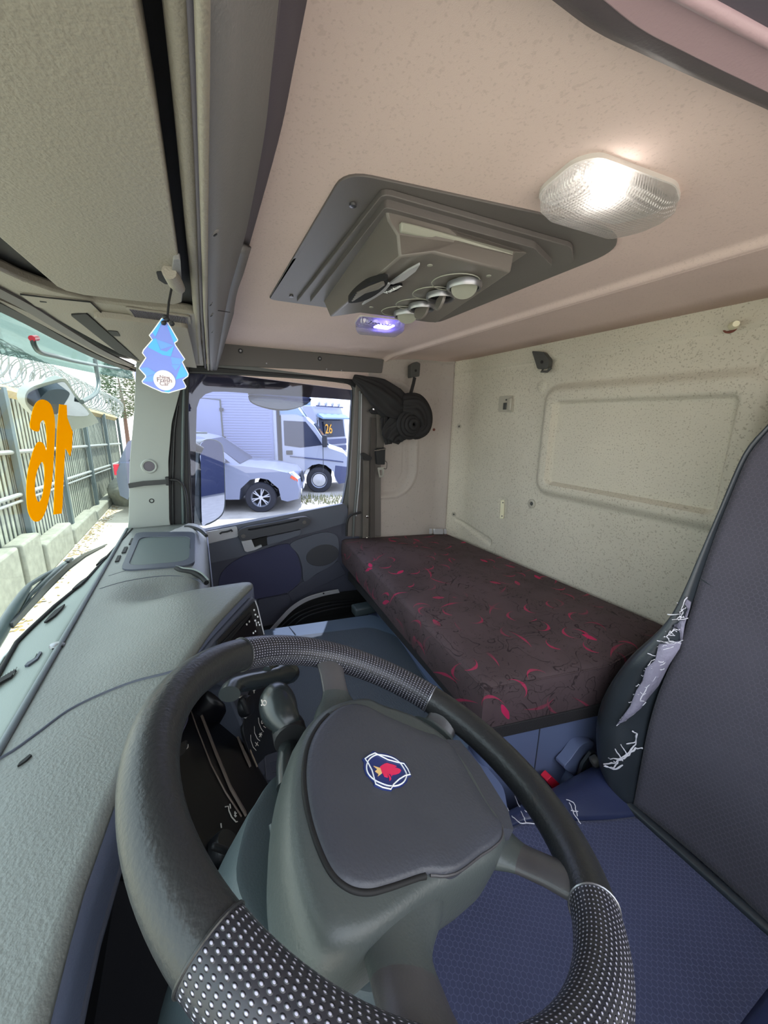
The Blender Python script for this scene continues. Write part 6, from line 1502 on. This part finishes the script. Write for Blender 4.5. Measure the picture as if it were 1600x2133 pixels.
tube('rubber', pp([(26, 1306), (62, 1268), (104, 1224), (142, 1187), (178, 1160), (218, 1138)], *WPn), 0.003, 'trim_black', wip, 6)
tube('arm', pp([(-60, 1410), (0, 1318), (28, 1268), (48, 1238), (62, 1218), (90, 1200), (128, 1180)], (0, 0.415, 0), (0, 1, 0)), [0.016, 0.015, 0.012, 0.010, 0.006, 0.006, 0.006], 'shell', wip, 8)
tube('bridge', pp([(40, 1278), (62, 1240), (95, 1208), (135, 1174), (150, 1164)], (0, 0.41, 0), (0, 1, 0)), [0.004, 0.006, 0.008, 0.007, 0.005], 'shell', wip, 8)
box('joint', pp([(142, 1170)], (0, 0.405, 0), (0, 1, 0))[0], (0.03, 0.014, 0.016), 'black', wip, bevel=0.003)
rows = [[V3((x, BY(x)+0.014, ZD-0.028)) for x in xd], [V3((x, BY(x)+0.035, ZD-0.045)) for x in xd], [V3((x, BY(x)+0.06, ZD-0.25)) for x in xd]]
structure(gridobj('trim_5', rows, 'truckskin', None, solid=0.004))['label'] = 'outer cowl below the windscreen'
structure(box('wall_outer', (1.0, -5.2, -0.4), (1.70, 7.2, 2.4), 'bumper'))
structure(box('wall_mirror_backdrop', (9.0, -26.0, GZ+2.6), (16, 0.3, 5.2), 'bumper'))['label'] = 'unseen grey wall across the yard, added for the wing mirror to reflect'  # unseen wall, added only to give the wing mirror something to reflect

# ================================================================ LIGHT, SKY, CAMERA
w = bpy.data.worlds.new('sky'); SC.world = w; w.use_nodes = True; nt = w.node_tree; nt.nodes.clear()
wo = nt.nodes.new('ShaderNodeOutputWorld'); bg = nt.nodes.new('ShaderNodeBackground')
tc = nt.nodes.new('ShaderNodeTexCoord'); sp_ = nt.nodes.new('ShaderNodeSeparateXYZ'); cr = nt.nodes.new('ShaderNodeValToRGB')
nt.links.new(tc.outputs['Generated'], sp_.inputs[0]); nt.links.new(sp_.outputs[2], cr.inputs[0])
cr.color_ramp.elements[0].position = 0.0; cr.color_ramp.elements[0].color = (1.0, 0.99, 0.97, 1)
cr.color_ramp.elements[1].position = 0.6; cr.color_ramp.elements[1].color = (0.80, 0.88, 1.0, 1)
nt.links.new(cr.outputs[0], bg.inputs[0]); bg.inputs[1].default_value = SKY = 1.0; nt.links.new(bg.outputs[0], wo.inputs[0])
def lamp_(name, kind, loc, energy, color=(1, 1, 1), **kw):
    l = bpy.data.lights.new(name, kind); l.energy = energy; l.color = color
    for k, v in kw.items(): setattr(l, k, v)
    o = bpy.data.objects.new(name, l); COL.objects.link(o); o.location = loc; return o
sun = lamp_('sun', 'SUN', (0, 0, 10), 2.2, (1.0, 0.95, 0.86), angle=0.009)
sun.rotation_euler = (-V3((0.42, -0.28, 0.87))).to_track_quat('-Z', 'Y').to_euler()
cam = bpy.data.cameras.new('camera'); co_ = bpy.data.objects.new('camera', cam); COL.objects.link(co_)
cam.sensor_fit = 'HORIZONTAL'; cam.sensor_width = 36.0; cam.lens = 18.0; cam.clip_start = 0.01; cam.clip_end = 200
co_.matrix_world = Matrix((RIGHT, UP, -FWD)).transposed().to_4x4()
SC.camera = co_
vsn = SC.view_settings; vsn.view_transform = 'Standard'; vsn.look = 'None'; vsn.gamma = 1.0; vsn.use_curve_mapping = False
vsn.exposure = 1.9
